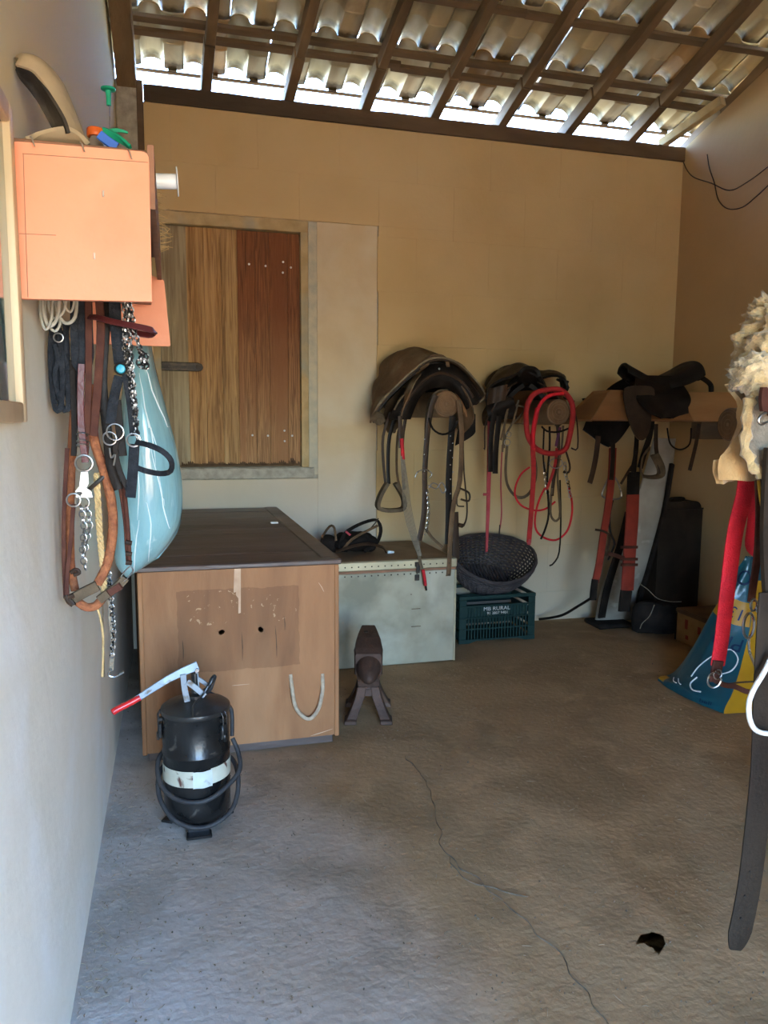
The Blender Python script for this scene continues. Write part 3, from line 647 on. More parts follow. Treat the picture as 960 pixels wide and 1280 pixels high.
mktube('cheek_strap', rp_, [(154, 600), (158, 640), (161, 678), (162, 706)], 1.785, .0048, 'leather_brown')
mktube('cheek_strap', rp_, [(149, 602), (156, 650), (158, 680), (160, 706)], 1.79, .0042, 'leather_brown')
for y in (678, 692, 703): mktube('keeper', rp_, [(157, y), (165, y+1)], 1.78, .0055, 'leather_dark')

br = thing('leather_bridle', 'long brown leather bridle with a silver bit hanging under the orange shelf', 'bridle', tuple(at(110, 376, 'y', 1.76)))
mkstrap('cheek_strap', br, [(110, 366), (111, 430), (110, 500), (107, 560), (106, 578)], 1.765, .014, 'leather_brown')
mkstrap('cheek_strap', br, [(102, 455), (101, 480), (101, 520), (104, 556), (107, 578)], 1.755, .014, 'leather_wine')
mkstrap('cheek_strap', br, [(123, 366), (126, 410), (123, 470), (119, 520), (117, 545)], 1.76, .017, 'leather_brown')
mkstrap('crown_strap', br, [(90, 450), (92, 500), (93, 548), (92, 570)], 1.80, .012, 'leather_black')
mkstrap('brow_band', br, [(112, 396), (122, 397), (140, 402), (165, 407), (188, 412), (193, 415), (186, 419), (160, 414), (140, 408)], [1.76, 1.74, 1.72, 1.70, 1.70, 1.73, 1.75, 1.77, 1.78], .0135, 'leather_wine', .005, (.2, -1, .3))
for y in (552, 557, 543): mkring('keeper', br, (103, y), 1.75, 6.5, .0014, nrm=(0, .35, 1))
mkring('bit_ring', br, (105, 579), 1.75, 10, .0026)
bm = BM(); 
pl = [(101, 590), (110, 590), (111, 604), (108, 610), (114, 614), (116, 622), (95, 622), (94, 614), (99, 608)]
prism(bm, P(pl, 1.75), (0, .005, 0)); obj('bit_shank', bm, M['steel'], br)
mkring('bit_ring', br, (92, 625), 1.745, 8, .0022); mkring('bit_ring', br, (104, 628), 1.755, 7, .0022)
mktube('mouthpiece', br, [(96, 618), (108, 614), (118, 606), (134, 592)], [1.75, 1.76, 1.78, 1.80], .005, 'steel')
bm = BM(); links(bm, P([(101, 632), (105, 660), (103, 690), (107, 712)], 1.76), .016, .0016, .8); links(bm, P([(108, 632), (112, 655), (108, 676), (105, 695)], 1.765), .016, .0016, .8); obj('curb_chain', bm, M['steel'], br, kind='stuff')
mkstrap('rein', br, [(92, 630), (88, 680), (84, 720), (84, 748)], 1.775, .009, 'leather_brown', .004)
mkstrap('rein', br, [(84, 560), (80, 640), (80, 700), (82, 748)], 1.79, .009, 'leather_brown', .004)
mktube('rein_knot', br, [(82, 744), (86, 752), (92, 756), (86, 748), (92, 744)], 1.775, .006, 'leather_dark')
mktube('rein_knot', br, [(88, 716), (95, 712), (99, 716), (92, 719)], 1.77, .0045, 'leather_dark')

yr_ = thing('braided_cord', 'straw coloured braided cord hanging between the brown leather bridle and rust rope', 'cord', tuple(at(121, 600, 'y', 1.81)))
bm = BM(); pts = smooth_pts(P([(121, 592), (123, 640), (126, 680), (129, 712), (130, 742)], 1.805), 12)
for ph in (0, 2.09, 4.19): tube(bm, [p+V((.0042*math.cos(i*.9+ph), .0042*math.sin(i*.9+ph), 0)) for i, p in enumerate(pts)], .0038, 6)
obj('strands', bm, M['rope_tan'], yr_)

hl = thing('halter', 'black halter with a blue-centred boss and a noseband sticking out to the right', 'halter', tuple(at(150, 380, 'y', 1.74)))
mkstrap('crown_strap', hl, [(143, 366), (145, 410), (150, 455)], 1.74, .024, 'webbing')
mkstrap('crown_strap', hl, [(136, 366), (131, 420), (128, 480), (134, 540), (138, 580), (148, 612)], 1.77, .020, 'leather_black')
mkstrap('cheek_strap', hl, [(149, 470), (142, 500), (138, 530)], 1.735, .020, 'webbing')
mkstrap('cheek_strap', hl, [(158, 468), (164, 505), (168, 545)], 1.73, .019, 'webbing')
mkstrap('cheek_strap', hl, [(146, 500), (150, 540), (154, 570)], 1.76, .017, 'leather_black')
mkstrap('nose_band', hl, [(170, 553), (185, 556), (203, 564), (214, 576), (213, 589), (200, 592), (180, 588), (166, 582)], [1.72, 1.70, 1.69, 1.70, 1.73, 1.76, 1.77, 1.76], .012, 'webbing', .005, (.3, -1, .2))
mkstrap('chin_strap', hl, [(168, 555), (166, 590), (163, 622)], 1.735, .022, 'webbing')
mkstrap('chin_strap', hl, [(152, 540), (144, 560), (150, 590), (162, 615)], 1.745, .012, 'leather_black')
mkring('boss_ring', hl, (151, 461), 1.728, 7, .0022, 'leather_black'); 
bm = BM(); lathe(bm, [(0, -.004), (.008, -.003), (.0105, .001)], at(151, 461, 'y', 1.728), (0, 1, 0), 16); obj('boss', bm, M['turq'], hl)
mkring('ring', hl, (144, 540), 1.73, 10, .0018); mkring('ring', hl, (167, 550), 1.722, 8, .0024); mkring('ring', hl, (137, 548), 1.735, 8, .0018)
mktube('buckle', hl, [(137, 560), (139, 572), (144, 568), (142, 582)], 1.73, .002, 'steel')
ch = thing('lead_chain', 'black and silver lead chain hanging in loops beside the blue bag', 'chain', tuple(at(160, 376, 'y', 1.74)))
M['chain_mix'] = mat('chain_mix', (.55, .53, .50), (.03, .03, .03), 130, 2, (.42, .5), .35, metal=.8)
bm = BM()
for px, Y in (([(152, 366), (157, 400), (156, 430), (162, 470), (169, 520), (172, 550)], 1.725), ([(161, 366), (165, 395), (170, 420), (176, 440), (180, 455)], 1.73), ([(157, 366), (162, 410), (164, 450), (168, 500), (171, 535)], 1.735), ([(155, 410), (160, 440), (165, 480), (170, 515)], 1.72)):
    links(bm, P(px, Y), .0125, .0022, .75)
links(bm, P([(174, 440), (182, 445), (183, 458), (174, 456), (176, 444)], 1.725), .0125, .0024, .75)
obj('chain_links', bm, M['chain_mix'], ch, kind='stuff')
lw = thing('hanging_tether', 'pale worn tether with a metal hook hanging lowest below the rust rope', 'tether', tuple(at(135, 760, 'y', 1.84)))
mktube('thin_strap', lw, [(121, 758), (126, 775), (129, 800), (128, 846)], 1.85, .0026, 'rope_tan')
mktube('thin_strap', lw, [(128, 748), (129, 790), (130, 846)], 1.855, .002, 'leather_mold')
mkstrap('worn_strap', lw, [(133, 700), (137, 745), (138, 770), (141, 800), (139, 838)], 1.845, .010, 'rope_grey', .003)
bm = BM(); links(bm, P([(136, 710), (139, 750), (142, 785), (140, 822)], 1.84), .012, .0018, .8); obj('chain', bm, M['chain_mix'], lw, kind='stuff')
mktube('hook', lw, [(139, 836), (136, 844), (144, 846), (155, 840)], 1.84, .003, 'steel')

# blue plastic bag, bulging
bgp = thing('plastic_bag', 'pale blue plastic sack hanging behind the bridles, before the left corner of the chest', 'sack', tuple(at(185, 700, 'y', 2.72)))
Lp = smooth_pts([V((x, y, 0)) for x, y in ((166, 410), (160, 450), (152, 500), (148, 560), (145, 620), (144, 670), (146, 705), (160, 722))], 5)
Rp = smooth_pts([V((x, y, 0)) for x, y in ((184, 400), (192, 450), (204, 500), (218, 555), (227, 605), (228, 645), (220, 668), (196, 698), (172, 722))], 5)
n_ = len(Lp)-1; YB_ = 2.72
def bagf(u, v):
    i = u*n_; k = min(n_-1, int(i)); f = i-k
    a, b = Lp[k].lerp(Lp[k+1], f), Rp[k].lerp(Rp[k+1], f); ang = v*2*math.pi
    c = (a+b)/2; hw = (b-a)/2; q = at(c.x+hw.x*math.cos(ang), c.y+hw.y*math.cos(ang), 'y', YB_)
    dep = .20*math.sin(math.pi*min(1, .08+u*.92))**.6*math.sin(ang)
    fold = .010*noise.noise(V((v*9, u*2.2, 4)))+.006*noise.noise(V((v*26, u*3, 8)))
    return q+V((fold*math.cos(ang), -dep*.8+fold*math.sin(ang), 0))
bm = BM(); G = [[bm.verts.new(bagf(i/48, j/44)) for j in range(44)] for i in range(49)]
for i in range(48):
    for j in range(44): bm.faces.new((G[i][j], G[i+1][j], G[i+1][(j+1) % 44], G[i][(j+1) % 44]))
bm.faces.new(G[0][::-1]); bm.faces.new(G[-1]); obj('bag_body', bm, M['bag_blue'], bgp)
bm = BM()
for px in ([(176, 470), (186, 520), (200, 560)], [(178, 450), (196, 500), (210, 540)], [(184, 620), (190, 650), (186, 700)], [(176, 640), (170, 680), (168, 712)], [(200, 590), (206, 640), (214, 665)], [(190, 560), (200, 600), (206, 630)], [(182, 500), (190, 540), (196, 580)], [(172, 560), (176, 600), (174, 640)]):
    pts = []
    for x, y in [tuple(q[:2]) for q in smooth_pts([V((x, y, 0)) for x, y in px], 4)]:
        i = min(range(n_+1), key=lambda k: abs((Lp[k].y+Rp[k].y)/2-y)); u = i/n_; a, b = Lp[i], Rp[i]; cs = max(-.95, min(.95, (x-(a.x+b.x)/2)/((b.x-a.x)/2)))
        pts.append(bagf(u, math.acos(cs)/2/math.pi)+V((0, -.002, 0)))
    tube(bm, pts, lambda t: .0022*math.sin(math.pi*min(.98, max(.05, t)))+.0002, 5)
obj('crease', bm, M['bag_crease'], bgp)

bm = BM(); hx = at(176, 402, 'y', YB_); tube(bm, smooth_pts([V((XL+.001, YB_, hx.z+.06)), V((XL+.05, YB_, hx.z+.055)), V((hx.x-.01, YB_, hx.z+.045)), V((hx.x, YB_, hx.z+.02)), V((hx.x, YB_, hx.z-.03))], 4), .006, 8); obj('wall_hook', bm, M['iron'], bgp)
# ================================================================== CHEST, PUMP, ANVIL, TRUNK, CRATE
M['ply'] = mat('ply', (.36, .165, .068), (.26, .115, .046), 5, 10, (.35, .68), .6, bump=.5, bscale=60, stretch=(1.6, 1, .35), c3=(.42, .215, .098), scale3=2.5, ramp3=(.5, .72), dist=1)
M['lid_wood'] = mat('lid_wood', (.085, .056, .046), (.135, .095, .078), 5, 9, (.35, .7), .36, rough2=.52, spec=.5, bump=.6, bscale=50, stretch=(.3, 1.5, 1), c3=(.055, .033, .028), scale3=3)
M['scar'] = mat('scar', (.60, .40, .26), (.50, .31, .19), 20, rough=.8)
M['wear'] = mat('wear', (.29, .14, .062), (.36, .18, .085), 9, 9, (.35, .7), .7, bump=.5, stretch=(1.2, 1, .6), c3=(.48, .31, .19), scale3=22, ramp3=(.66, .74))
CX0, CX1, CY0, CY1, CH = -.148, .664, 3.13, 4.74, .792
chest = thing('wooden_chest', 'big brown plywood chest with dark planked lid and a rope handle', 'chest', (.26, CY0, 0))
def cx(x, y): return x-(.060+.035*(CX1-x)/.81)*(y-CY0)/1.6    # right side runs in slightly towards the back
def cbox(bm, lo, hi, bev=.002):
    vs = box(bm, lo, hi, bev)
    for v in bm.verts: v.co.x = cx(v.co.x, v.co.y)
M['ply_front'] = M['ply'].copy(); _n = M['ply_front'].node_tree; _b = _n.nodes['Principled BSDF']; _l = _b.inputs['Base Color'].links[0].from_socket
_tc = _n.nodes.new('ShaderNodeTexCoord'); _sx = _n.nodes.new('ShaderNodeSeparateXYZ'); _n.links.new(_tc.outputs['Object'], _sx.inputs[0])
def _mt(op, a, b, c=None):
    m = _n.nodes.new('ShaderNodeMath'); m.operation = op
    for k, v in enumerate((a, b, c)):
        if v is None: continue
        if isinstance(v, (int, float)): m.inputs[k].default_value = v
        else: _n.links.new(v, m.inputs[k])
    return m.outputs[0]
def _fr(lo, hi, ax, ns):   # 1 inside lo..hi with a slightly ragged edge
    v = _mt('MULTIPLY_ADD', ns, .02, _sx.outputs[ax]); return _mt('MULTIPLY', _mt('GREATER_THAN', v, lo), _mt('LESS_THAN', v, hi))
_nz = _n.nodes.new('ShaderNodeTexNoise'); _nz.inputs['Scale'].default_value = 18; _n.links.new(_tc.outputs['Object'], _nz.inputs[0])
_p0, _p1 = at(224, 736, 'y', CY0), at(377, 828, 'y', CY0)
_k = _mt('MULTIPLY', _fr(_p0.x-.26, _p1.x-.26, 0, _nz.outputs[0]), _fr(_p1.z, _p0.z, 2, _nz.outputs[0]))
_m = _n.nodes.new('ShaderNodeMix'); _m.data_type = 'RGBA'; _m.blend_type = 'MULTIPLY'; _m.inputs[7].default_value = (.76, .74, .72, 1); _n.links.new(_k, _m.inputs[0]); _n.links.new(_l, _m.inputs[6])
_n2 = _n.nodes.new('ShaderNodeTexNoise'); _n2.inputs['Scale'].default_value = 34; _n2.inputs['Detail'].default_value = 6; _n2.inputs['Distortion'].default_value = 1.2; _n.links.new(_tc.outputs['Object'], _n2.inputs[0])
_ch = _mt('MULTIPLY', _mt('GREATER_THAN', _n2.outputs[0], .645), _fr(_p0.x-.22, _p1.x-.25, 0, _nz.outputs[0])); _ch = _mt('MULTIPLY', _ch, _fr(at(300, 775, 'y', CY0).z, at(300, 733, 'y', CY0).z, 2, _n2.outputs[0]))
_m2 = _n.nodes.new('ShaderNodeMix'); _m2.data_type = 'RGBA'; _m2.inputs[7].default_value = (.44, .26, .135, 1); _n.links.new(_ch, _m2.inputs[0]); _n.links.new(_m.outputs[2], _m2.inputs[6]); _n.links.new(_m2.outputs[2], _b.inputs['Base Color'])
hz = [(332, 788), (276, 788)]
holes = [at(326, 787, 'y', CY0), at(277, 790, 'y', CY0)]
# front panel with two real holes
bm = BM(); xs_ = sorted([CX0, CX1]+[h.x+s*.022 for h in holes for s in (-1, 1)]); zs_ = [.035, holes[0].z-.022, holes[0].z+.022, CH]
def fpanel(bm, y):
    g = {}
    for i, x in enumerate(xs_):
        for j, z in enumerate(zs_): g[i, j] = bm.verts.new((x, y, z))
    rr = []
    for i in range(len(xs_)-1):
        for j in range(3):
            q = [g[i, j], g[i+1, j], g[i+1, j+1], g[i, j+1]]
            if j == 1 and i in (1, 3):
                hc = V(((xs_[i]+xs_[i+1])/2, y, (zs_[1]+zs_[2])/2)); t = []
                for k in range(16):
                    a = math.radians(225)+k*math.pi/8; r = .011*(1+.15*math.sin(2*a+i)); t.append(bm.verts.new(hc+V((r*math.cos(a), 0, r*1.1*math.sin(a)))))
                for s_ in range(4):
                    for k in range(s_*4, s_*4+4): bm.faces.new((q[s_], t[(k+1) % 16], t[k]))
                    bm.faces.new((q[s_], q[(s_+1) % 4], t[(s_*4+4) % 16]))
                rr.append(t)
            else: bm.faces.new(q)
    return g, rr
g0, r0 = fpanel(bm, CY0); g1, r1 = fpanel(bm, CY0+.016)
for A, B in zip(r0, r1):
    for k in range(16): bm.faces.new((A[k], A[(k+1) % 16], B[(k+1) % 16], B[k]))
nx, nzz = len(xs_)-1, 3
per = [(i, 0) for i in range(nx)]+[(nx, j) for j in range(nzz)]+[(i, nzz) for i in range(nx, 0, -1)]+[(0, j) for j in range(nzz, 0, -1)]
for a_, b_ in zip(per, per[1:]+per[:1]): bm.faces.new((g0[a_], g0[b_], g1[b_], g1[a_]))
obj('front_panel', bm, M['ply_front'], chest, smooth=False)
bm = BM(); cbox(bm, (CX0, CY0+.017, .035), (CX0+.016, CY1, CH)); obj('side_panel', bm, M['ply'], chest, smooth=False)
bm = BM(); cbox(bm, (CX1-.016, CY0+.017, .035), (CX1, CY1, CH)); obj('side_panel', bm, M['ply'], chest, smooth=False)
bm = BM(); cbox(bm, (CX0+.017, CY1-.016, .035), (CX1-.017, CY1, CH)); obj('back_panel', bm, M['ply'], chest, smooth=False)
bm = BM(); cbox(bm, (CX0+.017, CY0+.017, .035), (CX1-.017, CY1-.017, .05)); obj('bottom_panel', bm, M['lid_wood'], chest, smooth=False)
bm = BM(); cbox(bm, (CX0+.02, CY0+.012, -.004), (CX1-.02, CY1-.02, .0345), .003); obj('plinth', bm, M['lid_wood'], chest, smooth=False)
for xc in (CX0+.006, CX1-.006):
    bm = BM(); box(bm, (xc-.0095, CY0-.006, .03), (xc+.0095, CY0-.0003, CH-.001), .003); obj('corner_strip', bm, M['ply'], chest, smooth=False)
# lid: dark boards across, framed by edge boards, rising slightly towards the wall
def lz(y): return CH+.001+.042*(y-CY0)/1.6
def lidbox(bm, lo, hi, bev=.002):
    vs = box(bm, (lo[0], lo[1], 0), (hi[0], hi[1], hi[2]-lo[2]), bev)
    for v in bm.verts: v.co = V((cx(v.co.x, v.co.y), v.co.y, v.co.z+lo[2]+lz(v.co.y)))
LT = .022; y = CY0-.012
bm = BM(); lidbox(bm, (CX0-.012, CY0-.016, 0), (CX1+.014, CY0+.045, LT+.001), .005); obj('lid_edge', bm, M['lid_wood'], chest, smooth=False)
bm = BM(); lidbox(bm, (CX1-.062, CY0+.046, 0), (CX1+.014, CY1+.01, LT+.001), .003); obj('lid_edge', bm, M['lid_wood'], chest, smooth=False)
bm = BM(); lidbox(bm, (CX0-.012, CY0+.046, 0), (CX0+.03, CY1+.01, LT+.001), .003); obj('lid_edge', bm, M['lid_wood'], chest, smooth=False)
y = CY0+.047; k = 0
while y < CY1:
    y1 = min(CY1+.01, y+random.choice((.10, .155, .15, .20)))
    bm = BM(); lidbox(bm, (CX0+.0305, y+.0015, 0), (CX1-.0635, y1-.0015, LT-random.uniform(0, .003)), .002); obj('lid_board', bm, M['lid_wood'], chest, smooth=False); y = y1; k += 1
# worn marks, splinter scar, scratches
def fp(pts, dy): return [at(x, y, 'y', CY0-dy) for x, y in pts]
bm = BM(); prism(bm, fp([(293, 708), (301, 707), (301, 766), (298, 767), (298, 748), (295, 744), (295, 740), (292, 741)], .0006), (0, .0008, 0)); obj('splinter_scar', bm, M['scar'], chest, smooth=False)
for h_ in holes:
    pass
for (a0, a1, b0, b1, m_) in ((344, 782, 346, 822, 'rot'), (355, 770, 356, 788, 'rot'), (290, 857, 312, 855, 'scar'), (228, 800, 229, 826, 'rot'), (398, 728, 405, 740, 'scar'), (388, 920, 416, 911, 'scar'), (302, 790, 303, 826, 'rot')):
    bm = BM(); q0, q1 = fp([(a0, a1), (b0, b1)], .0006); strap(bm, [q0, q0.lerp(q1, .5)+V((.002, 0, 0)), q1], lambda t: .0008+.0026*math.sin(math.pi*t), .0006); obj('scratch', bm, M[m_], chest, smooth=False)
bm = BM(); pts = smooth_pts(P([(363, 843), (365, 860), (369, 882), (378, 895), (388, 898), (398, 886), (403, 864), (403, 842)], [CY0+.004, CY0-.012, CY0-.022, CY0-.026, CY0-.026, CY0-.022, CY0-.012, CY0+.004]), 6)
tube(bm, pts, .0085, 10); obj('rope_handle', bm, mat('rope_handle', (.52, .42, .30), (.38, .29, .20), 50, rough=.8, bump=1, bscale=160), chest)
bm = BM(); p = at(343, 652, 'z', .87); box(bm, tuple(p+V((-.02, -.01, -.010))), tuple(p+V((.02, .012, -.001))), .003)
obj('paper_scrap', bm, M['white_plastic'], None, base=tuple(p), label='small pale scrap lying on the dark chest lid near its right back edge', cat='scrap')

# ---------- grease pump
PX, PY, PR = .052, 2.60, .1130
M['pump_black'] = mat('pump_black', (.006, .006, .006), (.016, .015, .014), 8, 8, (.4, .7), .24, rough2=.42, bump=.25, bscale=50, c3=(.10, .085, .07), scale3=16, ramp3=(.66, .76), spec=.35, coat=.12)
M['pump_lid'] = mat('pump_lid', (.012, .012, .012), (.035, .03, .025), 10, 8, (.4, .7), .35, bump=.4, c3=(.22, .19, .15), scale3=20, ramp3=(.64, .75), spec=.6)
M['label_old'] = mat('label_old', (.54, .53, .42), (.42, .40, .30), 10, 7, (.4, .7), .5, c3=(.10, .04, .03), scale3=22, ramp3=(.62, .70))
M['label_white'] = mat('label_white', (.56, .60, .56), (.46, .48, .43), 14, 7, (.4, .7), .5, c3=(.20, .18, .16), scale3=26, ramp3=(.62, .72))
M['lever'] = mat('lever', (.30, .34, .38), (.20, .23, .26), 14, 7, (.4, .7), .4, metal=.2, c3=(.15, .12, .09), scale3=26, ramp3=(.60, .70))
M['hose'] = mat('hose', (.025, .023, .024), (.045, .042, .04), 20, rough=.6, bump=.3)
pump = thing('grease_pump', 'black cylindrical grease pump with red lever grip and cream label band', 'pump', (PX, PY, 0))
C0 = V((PX, PY, 0)); PT = .408
bm = BM(); lathe(bm, [(.088, .028), (.100, .034), (.1135, .060), (PR, .10), (PR, .268), (PR+.0022, .271), (PR+.0022, .277), (PR, .280), (PR, PT-.01), (PR+.002, PT)], C0, seg=48); obj('canister', bm, M['pump_black'], pump)
bm = BM(); lathe(bm, [(PR+.003, PT+.001), (PR+.005, PT+.006), (PR+.003, PT+.016), (PR-.008, PT+.024), (.07, PT+.036), (.035, PT+.044), (.03, PT+.05), (.0, PT+.051)], C0, seg=48); lid = obj('lid', bm, M['pump_lid'], pump)
def arcpt(a, z, r=PR): return C0+V((r*math.cos(a), r*math.sin(a), z))
def bandf(z0, z1, a0, a1, r, wv=0):
    return lambda u, v: arcpt(a0+(a1-a0)*u, z0+(z1-z0)*v+wv*math.sin(u*9), r)
bm = BM(); sheet(bm, bandf(.180, .236, math.radians(180), math.radians(263), PR+.0012), 18, 2, .001); obj('label_band', bm, M['label_old'], pump)
bm = BM(); sheet(bm, bandf(.177, .234, math.radians(262), math.radians(294), PR+.0026, .001), 12, 2, .001); obj('label_band', bm, M['label_white'], pump)
bm = BM(); sheet(bm, bandf(.184, .238, math.radians(292), math.radians(368), PR+.0012), 18, 2, .001); obj('label_band', bm, M['label_old'], pump)
for a in (math.radians(186), math.radians(318)):
    bm = BM(); c = arcpt(a, .355, PR+.008); q = Matrix.Translation(c) @ Matrix.Rotation(a, 4, 'Z')
    box(bm, (-.007, -.014, -.028), (.006, .014, .024), .003, q); box(bm, (.002, -.009, -.035), (.010, .009, -.01), .002, q); box(bm, (-.010, -.010, .03), (.004, .010, .044), .002, q)
    tube(bm, [q @ V(p) for p in ((.004, -.009, .02), (.004, -.009, .052), (-.004, -.009, .066), (-.004, .009, .066), (.004, .009, .052), (.004, .009, .02))], .002, 6)
    obj('clamp', bm, M['pump_black'], pump)
for a in (270, 30, 150):
    bm = BM(); a = math.radians(a); q = Matrix.Translation(C0) @ Matrix.Rotation(a, 4, 'Z')
    box(bm, (.078, -.042, .0), (.122, .042, .010), .003, q); box(bm, (.080, -.036, .008), (.086, .036, .040), .002, q); obj('foot', bm, M['pump_black'], pump)
# lever mechanism (upright parts around the lid centre)
yh = PY-.01
bm = BM(); strap(bm, P([(166, 877), (205, 852), (228, 840), (247, 832)], [yh-.06, yh-.02, yh-.01, yh]), lambda t: .020+.012*t, .010, (0, -1, .25)); lev = obj('lever', bm, M['lever'], pump, smooth=False)
bm = BM(); tube(bm, smooth_pts(P([(140, 891), (146, 887), (160, 880), (175, 872)], [yh-.08, yh-.075, yh-.065, yh-.055]), 4), lambda t: .0115-.0015*t+(.0 if t > .06 else -.004), 12); obj('grip', bm, M['grip_red'], lev)
for x, y, r in ((229, 844, .008), (246, 837, .0065)):
    bm = BM(); lathe(bm, [(r, -.012), (r, .012)], at(x, y, 'y', yh-.004), (0, 1, 0), 12); obj('pin', bm, M['steel'], pump)
mkstrap('strut', pump, [(229, 843), (231, 862), (235, 880)], yh-.02, .020, 'lever', .006)
mkstrap('strut', pump, [(234, 852), (246, 861), (256, 870)], yh-.025, .019, 'lever', .006)
mkstrap('strut', pump, [(246, 840), (247, 852), (248, 862)], yh+.005, .010, 'lever', .008)
mkstrap('strut', pump, [(244, 846), (252, 851), (262, 858)], yh+.02, .014, 'lever', .008)
bm = BM(); b0 = V((PX, PY, PT+.045)); lathe(bm, [(.034, 0), (.034, .012), (.014, .016), (.012, .085)], b0, seg=20); obj('pump_head', bm, M['pump_lid'], pump)
bm = BM(); tube(bm, smooth_pts(P([(256, 864), (262, 856), (266, 848)], [yh-.03, yh-.02, yh-.01]), 5), lambda t: .007 if t < .7 else .009, 10); obj('coupling', bm, M['pump_lid'], pump)
mktube('grease_line', pump, [(242, 896), (241, 884), (246, 876), (254, 868), (260, 858)], [PY-.125, PY-.10, PY-.07, PY-.05, PY-.04], .0035, 'pump_lid')
# hose wound round the canister
bm = BM(); pts = []
pts += P([(266, 848), (268, 846), (266, 852), (262, 862)], [yh, yh+.01, yh+.02, yh+.03])
hs = [arcpt(math.radians(a), z, r) for a, z, r in ((60, .45, .07), (35, .42, .10), (20, .39, .125), (14, .36, .128), (12, .29, .126))]
hose1 = smooth_pts(pts+hs, 6)
loop = []
for a, z, r in ((12, .28, .127), (0, .236, .142), (-20, .196, .150), (-45, .160, .130), (-80, .136, .126), (-115, .14, .126), (-150, .165, .128), (-180, .21, .132), (-210, .24, .130), (-250, .235, .128), (-290, .215, .128), (-330, .20, .130),
                (-358, .175, .136), (-378, .12, .142), (-400, .075, .142), (-430, .050, .134), (-460, .050, .130), (-490, .075, .130), (-520, .12, .132), (-545, .17, .130), (-575, .19, .128), (-610, .17, .128)):
    loop.append(arcpt(math.radians(a), z, r))
tube(bm, hose1, .0078, 10); obj('hose', bm, M['hose'], pump)
bm = BM(); tube(bm, smooth_pts(loop, 5), .0082, 10); obj('hose', bm, M['hose'], pump)

# ---------- anvil seen from its horn end
AV = V((.862, 3.37, 0)); anv = thing('anvil', 'small rusty anvil on splayed feet between the wooden chest and steel trunk', 'anvil', tuple(AV))
M['anvil'] = mat('anvil', (.060, .034, .024), (.10, .055, .038), 10, 8, (.38, .7), .62, metal=.3, bump=.8, bscale=60, c3=(.16, .10, .07), scale3=7, ramp3=(.55, .75))
def loft(bm, secs, close=True):
    R_ = [[bm.verts.new(V(p)) for p in s] for s in secs]; n = len(R_[0])
    for A, B in zip(R_, R_[1:]):
        for k in range(n): bm.faces.new((A[k], A[(k+1) % n], B[(k+1) % n], B[k]))
    bm.faces.new(R_[0][::-1]); bm.faces.new(R_[-1])
def AP(x, y, z): a = math.radians(-14); return AV+V((x*math.cos(a)-y*math.sin(a), x*math.sin(a)+y*math.cos(a), z))
bm = BM(); secs = []      # top face block: long, tapering to the heel
for y, w, h0, h1 in ((-.055, .060, .225, .325), (-.02, .066, .22, .345), (.06, .058, .225, .372), (.18, .044, .25, .380), (.24, .034, .29, .382)):
    secs.append([AP(-w, y, h0), AP(w, y, h0), AP(w*1.02, y, h1-.012), AP(w*.92, y, h1), AP(-w*.92, y, h1), AP(-w*1.02, y, h1-.012)])
loft(bm, secs); bmesh.ops.subdivide_edges(bm, edges=bm.edges[:], cuts=2); jitter(bm, .0022, 25); top_ = obj('face_block', bm, M['anvil'], anv, smooth=False)
bm = BM(); p = AP(-.012, .12, .381); box(bm, tuple(p-V((.010, .010, .0))), tuple(p+V((.010, .010, .003)))); obj('hardy_hole', bm, M['dark'], anv, smooth=False)
bm = BM(); secs = []      # horn, blunt and dipping towards the viewer
for y, r, z in ((-.03, .062, .262), (-.07, .058, .258), (-.11, .046, .25), (-.145, .033, .243), (-.165, .018, .24), (-.17, .006, .24)):
    secs.append([AP(r*math.cos(a), y, z+r*.95*math.sin(a)) for a in (k*2*math.pi/20 for k in range(20))])
loft(bm, secs); obj('horn', bm, M['anvil'], anv)
bm = BM(); secs = []      # waist
for z, w, d in ((.232, .060, .11), (.19, .050, .085), (.15, .048, .080), (.115, .058, .09)):
    secs.append([AP(-w, .05-d, z), AP(w, .05-d, z), AP(w, .05+d, z), AP(-w, .05+d, z)])
loft(bm, secs); bmesh.ops.bevel(bm, geom=bm.edges[:], offset=.006, segments=2, affect='EDGES'); obj('waist', bm, M['anvil'], anv, smooth=False)
for sx_, sy_ in ((-1, -1), (1, -1), (-1, 1), (1, 1)):
    bm = BM(); secs = []; y0 = .05+sy_*.055
    for z, x, w, d, yy in ((.16, .030, .020, .030, 0), (.11, .040, .022, .030, .01), (.06, .060, .022, .030, .03), (.020, .078, .024, .032, .05), (.018, .082, .028, .038, .055), (.0, .084, .029, .040, .056)):
        c = (sx_*x, y0+sy_*yy)
        secs.append([AP(c[0]-w, c[1]-d, z), AP(c[0]+w, c[1]-d, z), AP(c[0]+w, c[1]+d, z), AP(c[0]-w, c[1]+d, z)])
    loft(bm, secs); bmesh.ops.bevel(bm, geom=bm.edges[:], offset=.003, segments=1, affect='EDGES'); obj('foot', bm, M['anvil'], anv, smooth=False)

